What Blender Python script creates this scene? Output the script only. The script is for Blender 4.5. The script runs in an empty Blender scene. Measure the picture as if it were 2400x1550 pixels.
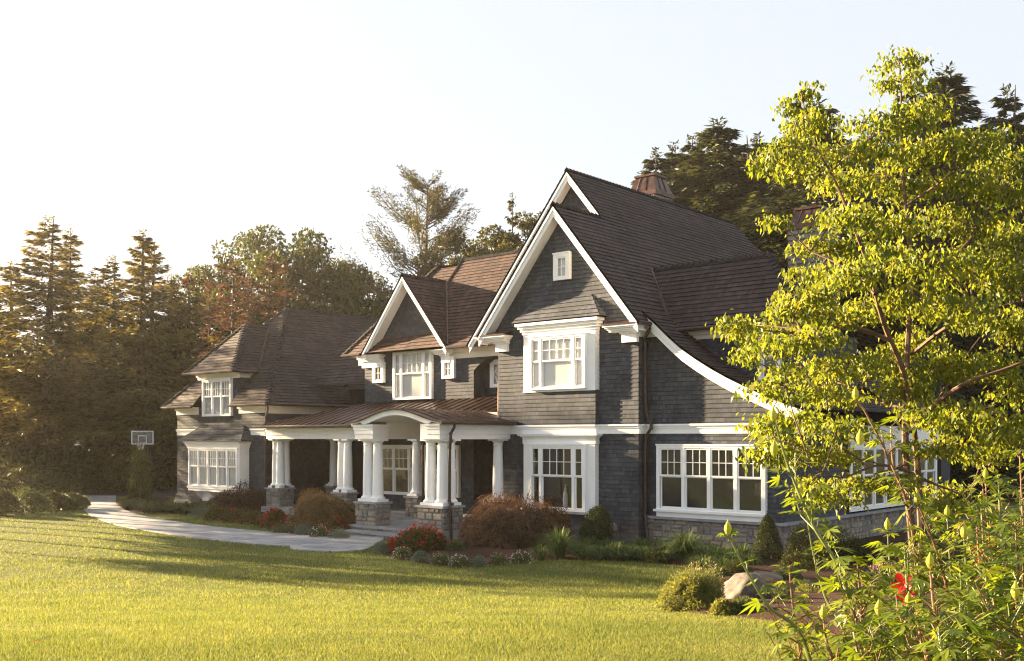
import bpy, math, random
import numpy as np
from mathutils import Vector

sc = bpy.context.scene
COL = sc.collection
R = math.radians
rng = np.random.default_rng(7)
random.seed(7)

# ------------------------------------------------------------------ camera
F_PX, CX, HZ, TH, CAM_H = 2398.2, 1200.0, 1027.65, R(48.96), 2.9
_c, _s = math.cos(TH), math.sin(TH)
VV = np.array([-_c, _s, 0.0]); RR = np.array([_s, _c, 0.0]); UU = np.array([0.0, 0.0, 1.0])
CAM = np.array([17.4585, -25.9024, CAM_H])
cd = bpy.data.cameras.new("camera"); cam = bpy.data.objects.new("camera", cd); COL.objects.link(cam)
cam.location = CAM
cam.rotation_euler = Vector(VV).to_track_quat('-Z', 'Y').to_euler()
cd.sensor_width = 36.0; cd.lens = F_PX / 2400 * 36
cd.shift_y = (HZ - 775) / 2400
cd.clip_end = 3000
sc.camera = cam

# ------------------------------------------------------------------ sky, sun, exposure
SUN_EL, SUN_AZ_LEFT = R(14), R(60)
sd = math.cos(SUN_AZ_LEFT) * VV - math.sin(SUN_AZ_LEFT) * RR
SUN = np.array([sd[0] * math.cos(SUN_EL), sd[1] * math.cos(SUN_EL), math.sin(SUN_EL)])
w = bpy.data.worlds.new("World"); sc.world = w; w.use_nodes = True
nt = w.node_tree; nt.nodes.clear()
sky = nt.nodes.new('ShaderNodeTexSky'); sky.sky_type = 'NISHITA'; sky.sun_disc = False
sky.sun_elevation = SUN_EL
sky.sun_rotation = math.atan2(SUN[0], SUN[1])
sky.altitude = 0; sky.air_density = 1.0; sky.dust_density = 1.6; sky.ozone_density = 1.0
hs = nt.nodes.new('ShaderNodeHueSaturation'); hs.inputs['Saturation'].default_value = 0.62
bg = nt.nodes.new('ShaderNodeBackground'); bg.inputs['Strength'].default_value = 0.055
wo = nt.nodes.new('ShaderNodeOutputWorld')
veil = nt.nodes.new('ShaderNodeMix'); veil.data_type = 'RGBA'; veil.inputs[0].default_value = 0.86; veil.inputs[7].default_value = (1.78, 1.90, 2.06, 1)   # thin even veil of high cloud
nt.links.new(sky.outputs[0], hs.inputs['Color']); nt.links.new(hs.outputs[0], veil.inputs[6]); nt.links.new(veil.outputs[2], bg.inputs['Color']); nt.links.new(bg.outputs[0], wo.inputs[0])
ld = bpy.data.lights.new("sun", 'SUN'); ld.energy = 4.6; ld.angle = R(0.6); ld.color = (1.0, 0.75, 0.46)
lo = bpy.data.objects.new("sun", ld); COL.objects.link(lo)
lo.rotation_euler = Vector(SUN).to_track_quat('Z', 'Y').to_euler(); lo.location = (0, 0, 60)
sc.view_settings.view_transform = 'Standard'; sc.view_settings.look = 'None'
sc.view_settings.exposure = 3.08; sc.view_settings.gamma = 1.0
sc.render.engine = 'CYCLES'
sc.cycles.max_bounces = 8; sc.cycles.transparent_max_bounces = 12
sc.cycles.diffuse_bounces = 4; sc.cycles.glossy_bounces = 3; sc.cycles.transmission_bounces = 6
sc.cycles.use_adaptive_sampling = True; sc.cycles.adaptive_threshold = 0.008
sc.cycles.use_denoising = True; sc.cycles.pixel_filter_type = 'BLACKMAN_HARRIS'; sc.cycles.filter_width = 1.15
sc.cycles.sample_clamp_indirect = 6.0

# ------------------------------------------------------------------ ground shape and pixel -> place helpers
def smooth(t):
    t = np.clip(t, 0, 1); return t * t * (3 - 2 * t)
def gz(x, y):
    x = np.asarray(x, float); y = np.asarray(y, float)
    dx, dy = x - CAM[0], y - CAM[1]
    q = dx * VV[0] + dy * VV[1]; l = dx * RR[0] + dy * RR[1]
    return (-0.3 + 1.3 * smooth((24 - q) / 18.0)
            + 0.02 * np.sin(l * 0.55 + q * 0.3) + 0.015 * np.sin(l * 0.21 - q * 0.47 + 1.0))
def ray(px, py):
    return VV + RR * (px - CX) / F_PX + UU * (HZ - py) / F_PX
def G(px, py):
    z = -0.3; d = ray(px, py)
    for _ in range(60):
        t = (z - CAM[2]) / d[2]; p = CAM + d * t
        z = 0.5 * z + 0.5 * float(gz(p[0], p[1]))
    return np.array([p[0], p[1], float(gz(p[0], p[1]))])
def AT(px, py, depth):
    return CAM + ray(px, py) * depth
def on_ground(px, depth):
    p = AT(px, HZ, depth); p[2] = float(gz(p[0], p[1])); return p

# ------------------------------------------------------------------ object helpers
def link(o, parent=None):
    COL.objects.link(o)
    if parent is not None: o.parent = parent
    return o
def tag(o, label=None, cat=None, group=None, kind=None):
    if label: o['label'] = label
    if cat: o['category'] = cat
    if group: o['group'] = group
    if kind: o['kind'] = kind
    return o
def thing(name, label, cat, loc=(0, 0, 0), rz=0, group=None, parent=None):
    o = bpy.data.objects.new(name, None); link(o); o.location = loc; o.rotation_euler = (0, 0, rz)
    o.empty_display_size = 0.2
    return tag(o, label, cat, group, 'thing')
def copy_tree(o, parent=None):
    c = o.copy(); link(c, parent)
    for ch in list(o.children): copy_tree(ch, c)
    return c
def npmesh(name, V, Fc, mat, parent=None, smooth_=False, uv=None):
    """verts (N,3), faces (M,k) all the same size"""
    V = np.asarray(V, np.float32); Fc = np.asarray(Fc, np.int32)
    me = bpy.data.meshes.new(name); m, k = Fc.shape
    me.vertices.add(len(V)); me.vertices.foreach_set('co', V.ravel())
    me.loops.add(m * k); me.loops.foreach_set('vertex_index', Fc.ravel())
    me.polygons.add(m); me.polygons.foreach_set('loop_start', np.arange(0, m * k, k, dtype=np.int32))
    me.polygons.foreach_set('loop_total', np.full(m, k, np.int32))
    if smooth_: me.polygons.foreach_set('use_smooth', np.ones(m, bool))
    me.update(calc_edges=True)
    if mat: me.materials.append(mat)
    o = bpy.data.objects.new(name, me)
    return link(o, parent)

class MB:
    """collects faces for ONE mesh"""
    def __init__(s): s.v = []; s.f = []; s.uv = []; s.sm = []
    def face(s, pts, uv=None, smooth_=False):
        i = len(s.v); s.v += [tuple(map(float, p)) for p in pts]
        s.f.append(list(range(i, i + len(pts)))); s.uv.append(uv); s.sm.append(smooth_)
    def box(s, x0, x1, y0, y1, z0, z1, fr=None):
        x0, x1 = min(x0, x1), max(x0, x1); y0, y1 = min(y0, y1), max(y0, y1); z0, z1 = min(z0, z1), max(z0, z1)
        P = [(x0, y0, z0), (x1, y0, z0), (x1, y1, z0), (x0, y1, z0), (x0, y0, z1), (x1, y0, z1), (x1, y1, z1), (x0, y1, z1)]
        if fr is not None: P = [fr(*p) for p in P]
        for q in ((0, 3, 2, 1), (4, 5, 6, 7), (0, 1, 5, 4), (1, 2, 6, 5), (2, 3, 7, 6), (3, 0, 4, 7)):
            s.face([P[k] for k in q])
    def prism(s, poly, ext):
        """planar polygon extruded by vector ext"""
        a = [np.array(p, float) for p in poly]; e = np.array(ext, float); b = [p + e for p in a]
        s.face(a[::-1]); s.face(b)
        n = len(a)
        for i in range(n):
            j = (i + 1) % n; s.face([a[i], a[j], b[j], b[i]])
    def beam(s, p0, p1, w, h, up=(0, 0, 1)):
        p0 = np.array(p0, float); p1 = np.array(p1, float); d = p1 - p0; d /= np.linalg.norm(d)
        sd_ = np.cross(d, up); sd_ /= np.linalg.norm(sd_); uu = np.cross(sd_, d)
        q = [-sd_ * w / 2 - uu * h / 2, sd_ * w / 2 - uu * h / 2, sd_ * w / 2 + uu * h / 2, -sd_ * w / 2 + uu * h / 2]
        s.prism([p0 + k for k in q], p1 - p0)
    def mark(s):
        s.__dict__.setdefault('marks', []).append(len(s.f))
    def tube(s, pts, r, n=8, cap=True):
        pts = [np.array(p, float) for p in pts]
        rs = r if hasattr(r, '__len__') else [r] * len(pts)
        ref = np.array([0.13, 0.21, 0.97]); rings = []
        for i, p in enumerate(pts):
            d = pts[min(i + 1, len(pts) - 1)] - pts[max(i - 1, 0)]; d /= (np.linalg.norm(d) + 1e-9)
            rf = ref if abs(d @ ref) < 0.9 else np.array([1.0, 0.1, 0])
            a = np.cross(d, rf); a /= np.linalg.norm(a); b = np.cross(d, a)
            rings.append([p + rs[i] * (a * math.cos(2 * math.pi * k / n) + b * math.sin(2 * math.pi * k / n)) for k in range(n)])
        for i in range(len(rings) - 1):
            for k in range(n):
                k2 = (k + 1) % n
                s.face([rings[i][k], rings[i + 1][k], rings[i + 1][k2], rings[i][k2]], smooth_=True)
        if cap: s.face(rings[0]); s.face(rings[-1][::-1])
    def lathe(s, c, prof, n=20):
        c = np.array(c, float); rings = []
        for r, z in prof:
            rings.append([c + np.array([r * math.cos(2 * math.pi * k / n), r * math.sin(2 * math.pi * k / n), z]) for k in range(n)])
        for i in range(len(rings) - 1):
            for k in range(n):
                k2 = (k + 1) % n
                s.face([rings[i][k], rings[i][k2], rings[i + 1][k2], rings[i + 1][k]], smooth_=True)
        s.face(rings[0][::-1]); s.face(rings[-1])
    def build(s, name, mat, parent=None):
        mk = s.__dict__.get('marks')
        if mk:      # every marked stretch becomes a part of its own
            st = [0] + [m for m in mk if m < len(s.f)] + [len(s.f)]; last = None
            for a, b in zip(st[:-1], st[1:]):
                if b <= a: continue
                c = MB()
                for k in range(a, b): c.face([s.v[i] for i in s.f[k]], s.uv[k], s.sm[k])
                last = c.build(name, mat, parent)
            return last
        me = bpy.data.meshes.new(name); me.from_pydata(s.v, [], s.f)
        me.polygons.foreach_set('use_smooth', np.array(s.sm, bool))
        if any(u is not None for u in s.uv):
            ul = me.uv_layers.new(name='UVMap'); k = 0; data = np.zeros((len(me.loops), 2), np.float32)
            for fi, u in enumerate(s.uv):
                n = len(s.f[fi])
                if u is not None: data[k:k + n] = u
                k += n
            ul.data.foreach_set('uv', data.ravel())
        me.materials.append(mat)
        o = bpy.data.objects.new(name, me); return link(o, parent)

def clip(poly, f):
    """keep f(p)>=0"""
    out = []; n = len(poly)
    for i in range(n):
        a, b = poly[i], poly[(i + 1) % n]; fa, fb = f(a), f(b)
        if fa >= 0: out.append(a)
        if (fa >= 0) != (fb >= 0): out.append(a + (b - a) * (fa / (fa - fb)))
    return out
def frame_of(poly, n):
    n = np.array(n, float); n /= np.linalg.norm(n)
    up = np.array([0, 0, 1.0]); vd = up - n * (up @ n); sv = np.linalg.norm(vd); vd /= sv
    ud = np.cross(vd, n)
    return n, ud, vd, sv
def poly_normal(poly):
    n = np.zeros(3)
    for i in range(len(poly)):
        a, b = np.array(poly[i], float), np.array(poly[(i + 1) % len(poly)], float)
        n += np.cross(a, b)
    return n / np.linalg.norm(n)
def courses(mb, poly, out, expo=0.135, thick=0.018, zref=0.0, top=0.002, back=True, jit=0.0):
    """lapped courses of shingles over a convex planar polygon; out = rough outward direction"""
    P = [np.array(p, float) for p in poly]
    n = poly_normal(P)
    if n @ np.array(out, float) < 0: n = -n
    n, ud, vd, sv = frame_of(P, n)
    vof = lambda p: (p[2] - zref) / sv
    vs = [vof(p) for p in P]; k0 = math.floor(min(vs) / expo + 1e-6); k1 = math.ceil(max(vs) / expo - 1e-6)
    for k in range(k0, k1):
        a, b = k * expo, (k + 1) * expo
        q = clip(P, lambda p: vof(p) - a)
        if len(q) < 3: continue
        q = clip(q, lambda p: b - vof(p))
        if len(q) < 3: continue
        th = thick * (1 + jit * (random.random() - 0.5))
        off = []
        for p in q:
            t = (vof(p) - a) / expo; off.append(p + n * (th + (top - th) * t))
        uv = [(float(p @ ud), float(vof(p))) for p in q]
        nn = poly_normal(off)
        if nn @ n < 0: off = off[::-1]; uv = uv[::-1]
        mb.face(off, uv)
        lowp = [p for p in q if abs(vof(p) - a) < 1e-6]
        if len(lowp) >= 2:
            lowp.sort(key=lambda p: p @ ud); l0, l1 = lowp[0], lowp[-1]
            if np.linalg.norm(l1 - l0) > 1e-4:
                c = [l0, l1, l1 + n * th, l0 + n * th]
                mb.face(c, [(float(p @ ud), float(vof(p)) - 0.01) for p in c])
    if back:
        mb.face(P if poly_normal(P) @ n < 0 else P[::-1])
def seams(mb, poly, out, spacing=0.42, h=0.035, w=0.025):
    P = [np.array(p, float) for p in poly]; n = poly_normal(P)
    if n @ np.array(out, float) < 0: n = -n
    n, ud, vd, sv = frame_of(P, n)
    us = [p @ ud for p in P]; u = math.ceil(min(us) / spacing) * spacing
    while u < max(us):
        hit = []
        for i in range(len(P)):
            a, b = P[i], P[(i + 1) % len(P)]; fa, fb = a @ ud - u, b @ ud - u
            if (fa >= 0) != (fb >= 0): hit.append(a + (b - a) * (fa / (fa - fb)))
        if len(hit) == 2 and np.linalg.norm(hit[0] - hit[1]) > 0.1:
            mb.beam(hit[0] + n * h / 2, hit[1] + n * h / 2, w, h, up=n)
        u += spacing

# ------------------------------------------------------------------ materials
def new_mat(name):
    m = bpy.data.materials.new(name); m.use_nodes = True
    t = m.node_tree; t.nodes.clear()
    o = t.nodes.new('ShaderNodeOutputMaterial'); return m, t, o
def nd(t, typ, **k):
    n = t.nodes.new(typ)
    for a, b in k.items():
        if a in n.inputs: n.inputs[a].default_value = b
        else: setattr(n, a, b)
    return n
def ramp(t, stops):
    r = t.nodes.new('ShaderNodeValToRGB'); e = r.color_ramp.elements
    e[0].position, e[0].color = stops[0][0], (*stops[0][1], 1)
    e[1].position, e[1].color = stops[-1][0], (*stops[-1][1], 1)
    for p, c in stops[1:-1]:
        x = e.new(p); x.color = (*c, 1)
    return r
def mix(t, fac, a, b, blend='MIX'):
    m = t.nodes.new('ShaderNodeMix'); m.data_type = 'RGBA'; m.blend_type = blend
    for s_, val in ((0, fac), (6, a), (7, b)):
        if hasattr(val, 'is_output') or isinstance(val, bpy.types.NodeSocket): t.links.new(val, m.inputs[s_])
        elif s_ == 0: m.inputs[0].default_value = val
        else: m.inputs[s_].default_value = (*val, 1)
    return m.outputs[2]
def mth(t, op, a, b=None):
    m = t.nodes.new('ShaderNodeMath'); m.operation = op
    for i, v in enumerate((a, b)):
        if v is None: continue
        if isinstance(v, bpy.types.NodeSocket): t.links.new(v, m.inputs[i])
        else: m.inputs[i].default_value = v
    return m.outputs[0]

def m_shingle(name, cols, joint, width, expo, rough=0.75, weather=0.5, spec=0.3, butt_shade=0.09):
    m, t, o = new_mat(name); L = t.links.new
    uv = nd(t, 'ShaderNodeUVMap'); sep = nd(t, 'ShaderNodeSeparateXYZ'); L(uv.outputs[0], sep.inputs[0])
    row = mth(t, 'FLOOR', mth(t, 'DIVIDE', sep.outputs[1], expo))
    wn = nd(t, 'ShaderNodeTexWhiteNoise'); wn.noise_dimensions = '1D'; L(row, wn.inputs['W'])
    # uneven shingle widths: warp u, shift every row
    ns = nd(t, 'ShaderNodeTexNoise', Scale=2.6, Detail=0.0); ns.noise_dimensions = '2D'
    cmb = nd(t, 'ShaderNodeCombineXYZ'); L(sep.outputs[0], cmb.inputs[0]); L(mth(t, 'MULTIPLY', row, 3.7), cmb.inputs[1]); L(cmb.outputs[0], ns.inputs['Vector'])
    u2 = mth(t, 'ADD', mth(t, 'ADD', sep.outputs[0], mth(t, 'MULTIPLY', wn.outputs[0], 7.3)), mth(t, 'MULTIPLY', ns.outputs[0], width * 2.2))
    cell = mth(t, 'DIVIDE', u2, width); cid = mth(t, 'FLOOR', cell); fr = mth(t, 'FRACT', cell)
    c2 = nd(t, 'ShaderNodeCombineXYZ'); L(cid, c2.inputs[0]); L(row, c2.inputs[1])
    w2 = nd(t, 'ShaderNodeTexWhiteNoise'); w2.noise_dimensions = '2D'; L(c2.outputs[0], w2.inputs['Vector'])
    cr = ramp(t, cols); L(w2.outputs[0], cr.inputs[0])
    # large soft weathering and vertical grain
    geo = nd(t, 'ShaderNodeNewGeometry')
    big = nd(t, 'ShaderNodeTexNoise', Scale=0.9, Detail=3.0); L(geo.outputs['Position'], big.inputs['Vector'])
    br = ramp(t, [(0.35, (1 - weather * .45,) * 3), (0.68, (1 + weather * .5,) * 3)]); L(big.outputs[0], br.inputs[0])
    col = mix(t, 1.0, cr.outputs[0], br.outputs[0], 'MULTIPLY')
    gr = nd(t, 'ShaderNodeTexNoise', Scale=1.0, Detail=2.0); gr.noise_dimensions = '2D'
    gm = nd(t, 'ShaderNodeCombineXYZ'); L(mth(t, 'MULTIPLY', sep.outputs[0], 55.0), gm.inputs[0]); L(mth(t, 'MULTIPLY', sep.outputs[1], 3.0), gm.inputs[1]); L(gm.outputs[0], gr.inputs['Vector'])
    g2 = ramp(t, [(0.3, (0.86,) * 3), (0.7, (1.12,) * 3)]); L(gr.outputs[0], g2.inputs[0])
    col = mix(t, 1.0, col, g2.outputs[0], 'MULTIPLY')
    joint_shade = mth(t, 'MAXIMUM', mth(t, 'LESS_THAN', fr, joint), mth(t, 'LESS_THAN', mth(t, 'FRACT', mth(t, 'ADD', mth(t, 'DIVIDE', sep.outputs[1], expo), 10.0)), butt_shade))  # joint gaps, plus a painted shadow line along each course butt
    col = mix(t, joint_shade, col, mix(t, 1.0, col, (0.58, 0.58, 0.58), 'MULTIPLY'))
    b = nd(t, 'ShaderNodeBsdfPrincipled', Roughness=rough); b.inputs['Specular IOR Level'].default_value = spec
    L(col, b.inputs['Base Color'])
    hgt = mth(t, 'ADD', mth(t, 'MULTIPLY', w2.outputs[0], 0.5), mth(t, 'MULTIPLY', gr.outputs[0], 0.35))
    hgt = mth(t, 'SUBTRACT', hgt, joint_shade)
    bp = nd(t, 'ShaderNodeBump', Strength=0.35, Distance=0.012); L(hgt, bp.inputs['Height']); L(bp.outputs[0], b.inputs['Normal'])
    L(b.outputs[0], o.inputs[0]); return m

def m_plain(name, col, rough=0.6, metal=0.0, spec=0.4, var=0.06, scale=6.0, bump=0.0, island=0.0):
    m, t, o = new_mat(name); L = t.links.new
    geo = nd(t, 'ShaderNodeNewGeometry')
    ns = nd(t, 'ShaderNodeTexNoise', Scale=scale, Detail=4.0); L(geo.outputs['Position'], ns.inputs['Vector'])
    r = ramp(t, [(0.3, tuple(c * (1 - var) for c in col)), (0.7, tuple(min(1, c * (1 + var)) for c in col))]); L(ns.outputs[0], r.inputs[0])
    c = r.outputs[0]
    if island:
        ri = ramp(t, [(0, (1 - island,) * 3), (1, (1 + island,) * 3)]); L(geo.outputs['Random Per Island'], ri.inputs[0])
        c = mix(t, 1.0, c, ri.outputs[0], 'MULTIPLY')
    b = nd(t, 'ShaderNodeBsdfPrincipled', Roughness=rough, Metallic=metal); b.inputs['Specular IOR Level'].default_value = spec
    L(c, b.inputs['Base Color'])
    if bump:
        bp = nd(t, 'ShaderNodeBump', Strength=bump, Distance=0.02); L(ns.outputs[0], bp.inputs['Height']); L(bp.outputs[0], b.inputs['Normal'])
    L(b.outputs[0], o.inputs[0]); return m

def m_leaf(name, stops, trans=0.45, rough=0.5, spec=0.25, clump=0.8, cscale=1.2, tint=None):
    """leaf: colour by leaf and by clump, light passes through"""
    m, t, o = new_mat(name); L = t.links.new
    geo = nd(t, 'ShaderNodeNewGeometry')
    oi = nd(t, 'ShaderNodeObjectInfo')
    ns = nd(t, 'ShaderNodeTexNoise', Scale=cscale, Detail=2.0); L(geo.outputs['Position'], ns.inputs['Vector'])
    f = mth(t, 'ADD', mth(t, 'MULTIPLY', geo.outputs['Random Per Island'], 1 - clump * .5), mth(t, 'MULTIPLY', mth(t, 'SUBTRACT', ns.outputs[0], 0.5), clump))
    f = mth(t, 'ADD', f, mth(t, 'MULTIPLY', mth(t, 'SUBTRACT', oi.outputs['Random'], 0.5), 0.25))
    r = ramp(t, stops); L(f, r.inputs[0])
    b = nd(t, 'ShaderNodeBsdfPrincipled', Roughness=rough); b.inputs['Specular IOR Level'].default_value = spec
    L(r.outputs[0], b.inputs['Base Color'])
    tr = nd(t, 'ShaderNodeBsdfTranslucent')
    tc = mix(t, 1.0, r.outputs[0], tint or (1.25, 1.15, 0.55), 'MULTIPLY'); L(tc, tr.inputs['Color'])
    mx = nd(t, 'ShaderNodeMixShader'); mx.inputs[0].default_value = trans
    L(b.outputs[0], mx.inputs[1]); L(tr.outputs[0], mx.inputs[2]); L(mx.outputs[0], o.inputs[0]); return m

def m_stone(name, stops, scale=14.0):
    m, t, o = new_mat(name); L = t.links.new
    geo = nd(t, 'ShaderNodeNewGeometry')
    r = ramp(t, stops); L(geo.outputs['Random Per Island'], r.inputs[0])
    ns = nd(t, 'ShaderNodeTexNoise', Scale=scale, Detail=6.0, Roughness=0.65); L(geo.outputs['Position'], ns.inputs['Vector'])
    v = ramp(t, [(0.3, (0.62, 0.62, 0.63)), (0.72, (1.25, 1.22, 1.18))]); L(ns.outputs[0], v.inputs[0])
    c = mix(t, 1.0, r.outputs[0], v.outputs[0], 'MULTIPLY')
    b = nd(t, 'ShaderNodeBsdfPrincipled', Roughness=0.85); b.inputs['Specular IOR Level'].default_value = 0.25; L(c, b.inputs['Base Color'])
    bp = nd(t, 'ShaderNodeBump', Strength=0.7, Distance=0.03); L(ns.outputs[0], bp.inputs['Height']); L(bp.outputs[0], b.inputs['Normal'])
    L(b.outputs[0], o.inputs[0]); return m

def m_glass(name):
    m, t, o = new_mat(name); L = t.links.new
    geo = nd(t, 'ShaderNodeNewGeometry')
    ns = nd(t, 'ShaderNodeTexNoise', Scale=1.6, Detail=1.0); L(geo.outputs['Position'], ns.inputs['Vector'])
    bp = nd(t, 'ShaderNodeBump', Strength=0.05, Distance=0.05); L(ns.outputs[0], bp.inputs['Height'])
    tr = nd(t, 'ShaderNodeBsdfTransparent'); tr.inputs[0].default_value = (0.97, 0.98, 0.98, 1)
    gl = nd(t, 'ShaderNodeBsdfGlossy', Roughness=0.02); L(bp.outputs[0], gl.inputs['Normal'])
    lw = nd(t, 'ShaderNodeLayerWeight', Blend=.5); fac = mth(t, 'ADD', mth(t, 'MULTIPLY', mth(t, 'POWER', lw.outputs['Facing'], 3.5), .75), .055)
    mx = nd(t, 'ShaderNodeMixShader'); L(fac, mx.inputs[0]); L(tr.outputs[0], mx.inputs[1]); L(gl.outputs[0], mx.inputs[2])
    L(mx.outputs[0], o.inputs[0]); return m

M = {}
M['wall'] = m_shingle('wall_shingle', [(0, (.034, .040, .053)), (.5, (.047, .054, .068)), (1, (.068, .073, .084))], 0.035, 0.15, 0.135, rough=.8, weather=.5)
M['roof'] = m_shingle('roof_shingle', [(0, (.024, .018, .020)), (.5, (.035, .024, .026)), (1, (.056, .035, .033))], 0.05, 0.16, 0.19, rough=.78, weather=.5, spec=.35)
M['roof_red'] = m_shingle('reddish_roof_shingle', [(0, (.034, .019, .018)), (.5, (.056, .029, .024)), (1, (.088, .044, .033))], 0.05, 0.16, 0.19, rough=.78, weather=.5, spec=.3)  # roof shingle again, redder and lighter: its sunlight put into the colour
M['cap'] = m_plain('ridge_shingle', (.062, .054, .055), rough=.7, island=.35, var=.25)
M['white'] = m_plain('white_trim_paint', (.86, .855, .845), rough=.45, var=.03, scale=3)
M['cream'] = m_plain('soffit_paint', (.78, .73, .66), rough=.55, var=.03, scale=3)
M['copper'] = m_plain('aged_copper', (.085, .047, .038), rough=.33, metal=.75, spec=.5, var=.45, scale=5)
M['copper_dk'] = m_plain('brown_gutter_metal', (.055, .036, .032), rough=.38, metal=.45, var=.25)
M['stone'] = m_stone('field_stone', [(0, (.17, .16, .155)), (.3, (.26, .245, .23)), (.6, (.34, .29, .24)), (.8, (.24, .235, .24)), (1, (.40, .32, .25))])
M['mortar'] = m_plain('mortar', (.22, .20, .18), rough=.9, var=.2, scale=20, bump=.4)
M['bluestone'] = m_plain('bluestone_slab', (.25, .255, .265), rough=.7, var=.2, scale=3, bump=.1, island=.15)
M['glass'] = m_glass('window_glass')
M['blind_pale'] = m_plain('pale_roller_blind', (.60, .60, .575), rough=.8, var=.05, scale=2)
M['blind_grey'] = m_plain('grey_roller_blind', (.40, .41, .44), rough=.8, var=.08, scale=2)
M['blind_dark'] = m_plain('dark_room_behind_glass', (.022, .022, .02), rough=.8, var=.3, scale=2)  # near-black sheet, painted as the shade of the unlit room
M['blind_tan'] = m_plain('tan_curtain', (.15, .11, .06), rough=.8, var=.3, scale=5)
M['dark'] = m_plain('dark_stained_wood', (.02, .017, .016), rough=.6)
M['bark'] = m_plain('bark', (.075, .052, .038), rough=.9, var=.4, scale=9, bump=.6)
M['bark_red'] = m_plain('smooth_brown_bark', (.11, .062, .038), rough=.75, var=.45, scale=9, bump=.3)

# ================================================================== HOUSE
house = thing('shingle_house', 'large dark grey shingled house with white trim, steep gables and columned porch', 'house', (0, 0, 0))
RT = (-1, 0, 0)
def H(name, mb, mat, parent=None, label=None):
    o = mb.build(name, M[mat] if isinstance(mat, str) else mat, parent or house)
    if label: o['label'] = label
    return o
FN = (0, -1, 0); RN = (1, 0, 0); LN = (-1, 0, 0)
M_ = 1.218

# ---- walls (one mesh per wing, lapped shingle courses)
mb = MB()
fr_poly = [(-5.7, 0, -.35), (0, 0, -.35), (0, 0, 6.45), (-2.95, 0, 10.02), (-5.7, 0, 6.7)]
courses(mb, fr_poly, FN)
courses(mb, [(0, 0, -.35), (0, 8, -.35), (0, 8, 6.3), (0, 0, 6.3)], RN)
courses(mb, [(-5.7, 0, -.35), (-5.7, 5, -.35), (-5.7, 5, 6.5), (-5.7, 0, 6.5)], LN)
# shallow projecting bay under and above the belt
courses(mb, [(-4.41, -.17, 3.33), (-1.49, -.17, 3.33), (-1.49, -.17, 4.5), (-4.41, -.17, 4.5)], FN)
courses(mb, [(-1.49, -.17, 3.33), (-1.49, 0, 3.33), (-1.49, 0, 6.3), (-1.49, -.17, 6.3)], RN)
courses(mb, [(-4.41, -.17, 3.33), (-4.41, 0, 3.33), (-4.41, 0, 6.3), (-4.41, -.17, 6.3)], LN)
# upper set back gable
courses(mb, [(-6.6, 2.65, 9.0), (-2.6, 2.65, 9.0), (-2.6, 2.65, 9.6), (-4.5, 2.65, 11.9)], FN)
# closed back
mb.box(-9.2, 4.5, 13.8, 14.0, -.3, 6.4); mb.box(4.4, 4.6, 13, 14, -.3, 3.3); mb.box(-9.3, -9.15, 6, 14, -.3, 6.4)
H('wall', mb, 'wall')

mb = MB()   # right wing under the swept roof
SW = [(-.02, 6.80), (.22, 6.62), (.47, 6.42), (.95, 5.98), (1.42, 5.59), (1.9, 5.27), (2.4, 4.97), (2.9, 4.70), (3.55, 4.39), (4.25, 4.08), (4.8, 3.87), (5.3, 3.70)]
under = [(x, z - .22) for x, z in SW if x <= 4.45] + [(4.45, 3.64)]
YW = .4
for (xa, za), (xb, zb) in zip(under[:-1], under[1:]):
    if xb - xa > .01: courses(mb, [(xa, YW, .5), (xb, YW, .5), (xb, YW, zb), (xa, YW, za)], FN, back=False)
courses(mb, [(4.45, YW, .5), (4.45, 5.2, .5), (4.45, 5.2, 3.62), (4.45, YW, 3.62)], RN)
# wall of the big dormer
courses(mb, [(.2, 1.7, 4.0), (4.3, 1.7, 4.0), (4.3, 1.7, 6.1), (.2, 1.7, 6.1)], FN)
courses(mb, [(4.3, 1.7, 3.7), (4.3, 6, 3.7), (4.3, 6, 6.1), (4.3, 1.7, 6.1)], RN)
H('wall', mb, 'wall')

mb = MB()   # middle section
YM = 2.9
def mid(x0, x1, z0, z1): courses(mb, [(x0, YM, z0), (x1, YM, z0), (x1, YM, z1), (x0, YM, z1)], FN)
mid(-15.93, -9.56, -.1, 6.4)
courses(mb, [(-15.5, YM, 6.4), (-10.6, YM, 6.4), (-13.04, YM, 9.25)], FN)
courses(mb, [(-15.93, YM, -.1), (-15.93, 8, -.1), (-15.93, 8, 6.3), (-15.93, YM, 6.3)], LN)
# entry recess: back wall, jamb, arched header
courses(mb, [(-9.9, 3.5, 4.0), (-5.7, 3.5, 4.0), (-5.7, 3.5, 6.4), (-9.9, 3.5, 6.4)], FN)
courses(mb, [(-9.56, YM, 4.0), (-9.56, 3.5, 4.0), (-9.56, 3.5, 6.2), (-9.56, YM, 6.2)], RN)
courses(mb, [(-9.56, YM, -.1), (-9.56, 5.0, -.1), (-9.56, 5.0, 3.2), (-9.56, YM, 3.2)], RN)
courses(mb, [(-9.6, 4.6, -.1), (-5.7, 4.6, -.1), (-5.7, 4.6, 3.2), (-9.6, 4.6, 3.2)], FN)
n = 12
for i in range(n):
    a0, a1 = i / n, (i + 1) / n
    x0, x1 = -9.56 + 3.86 * a0, -9.56 + 3.86 * a1
    h = lambda a: 5.52 + .62 * (1 - (2 * a - 1) ** 2) ** .8 if 0 < a < 1 else 5.52
    courses(mb, [(x0, YM, h(a0)), (x1, YM, h(a1)), (x1, YM, 6.4), (x0, YM, 6.4)], FN, back=False)
    mb.face([(x0, YM, h(a0)), (x0, 3.5, h(a0)), (x1, 3.5, h(a1)), (x1, YM, h(a1))])
H('wall', mb, 'wall')

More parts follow.
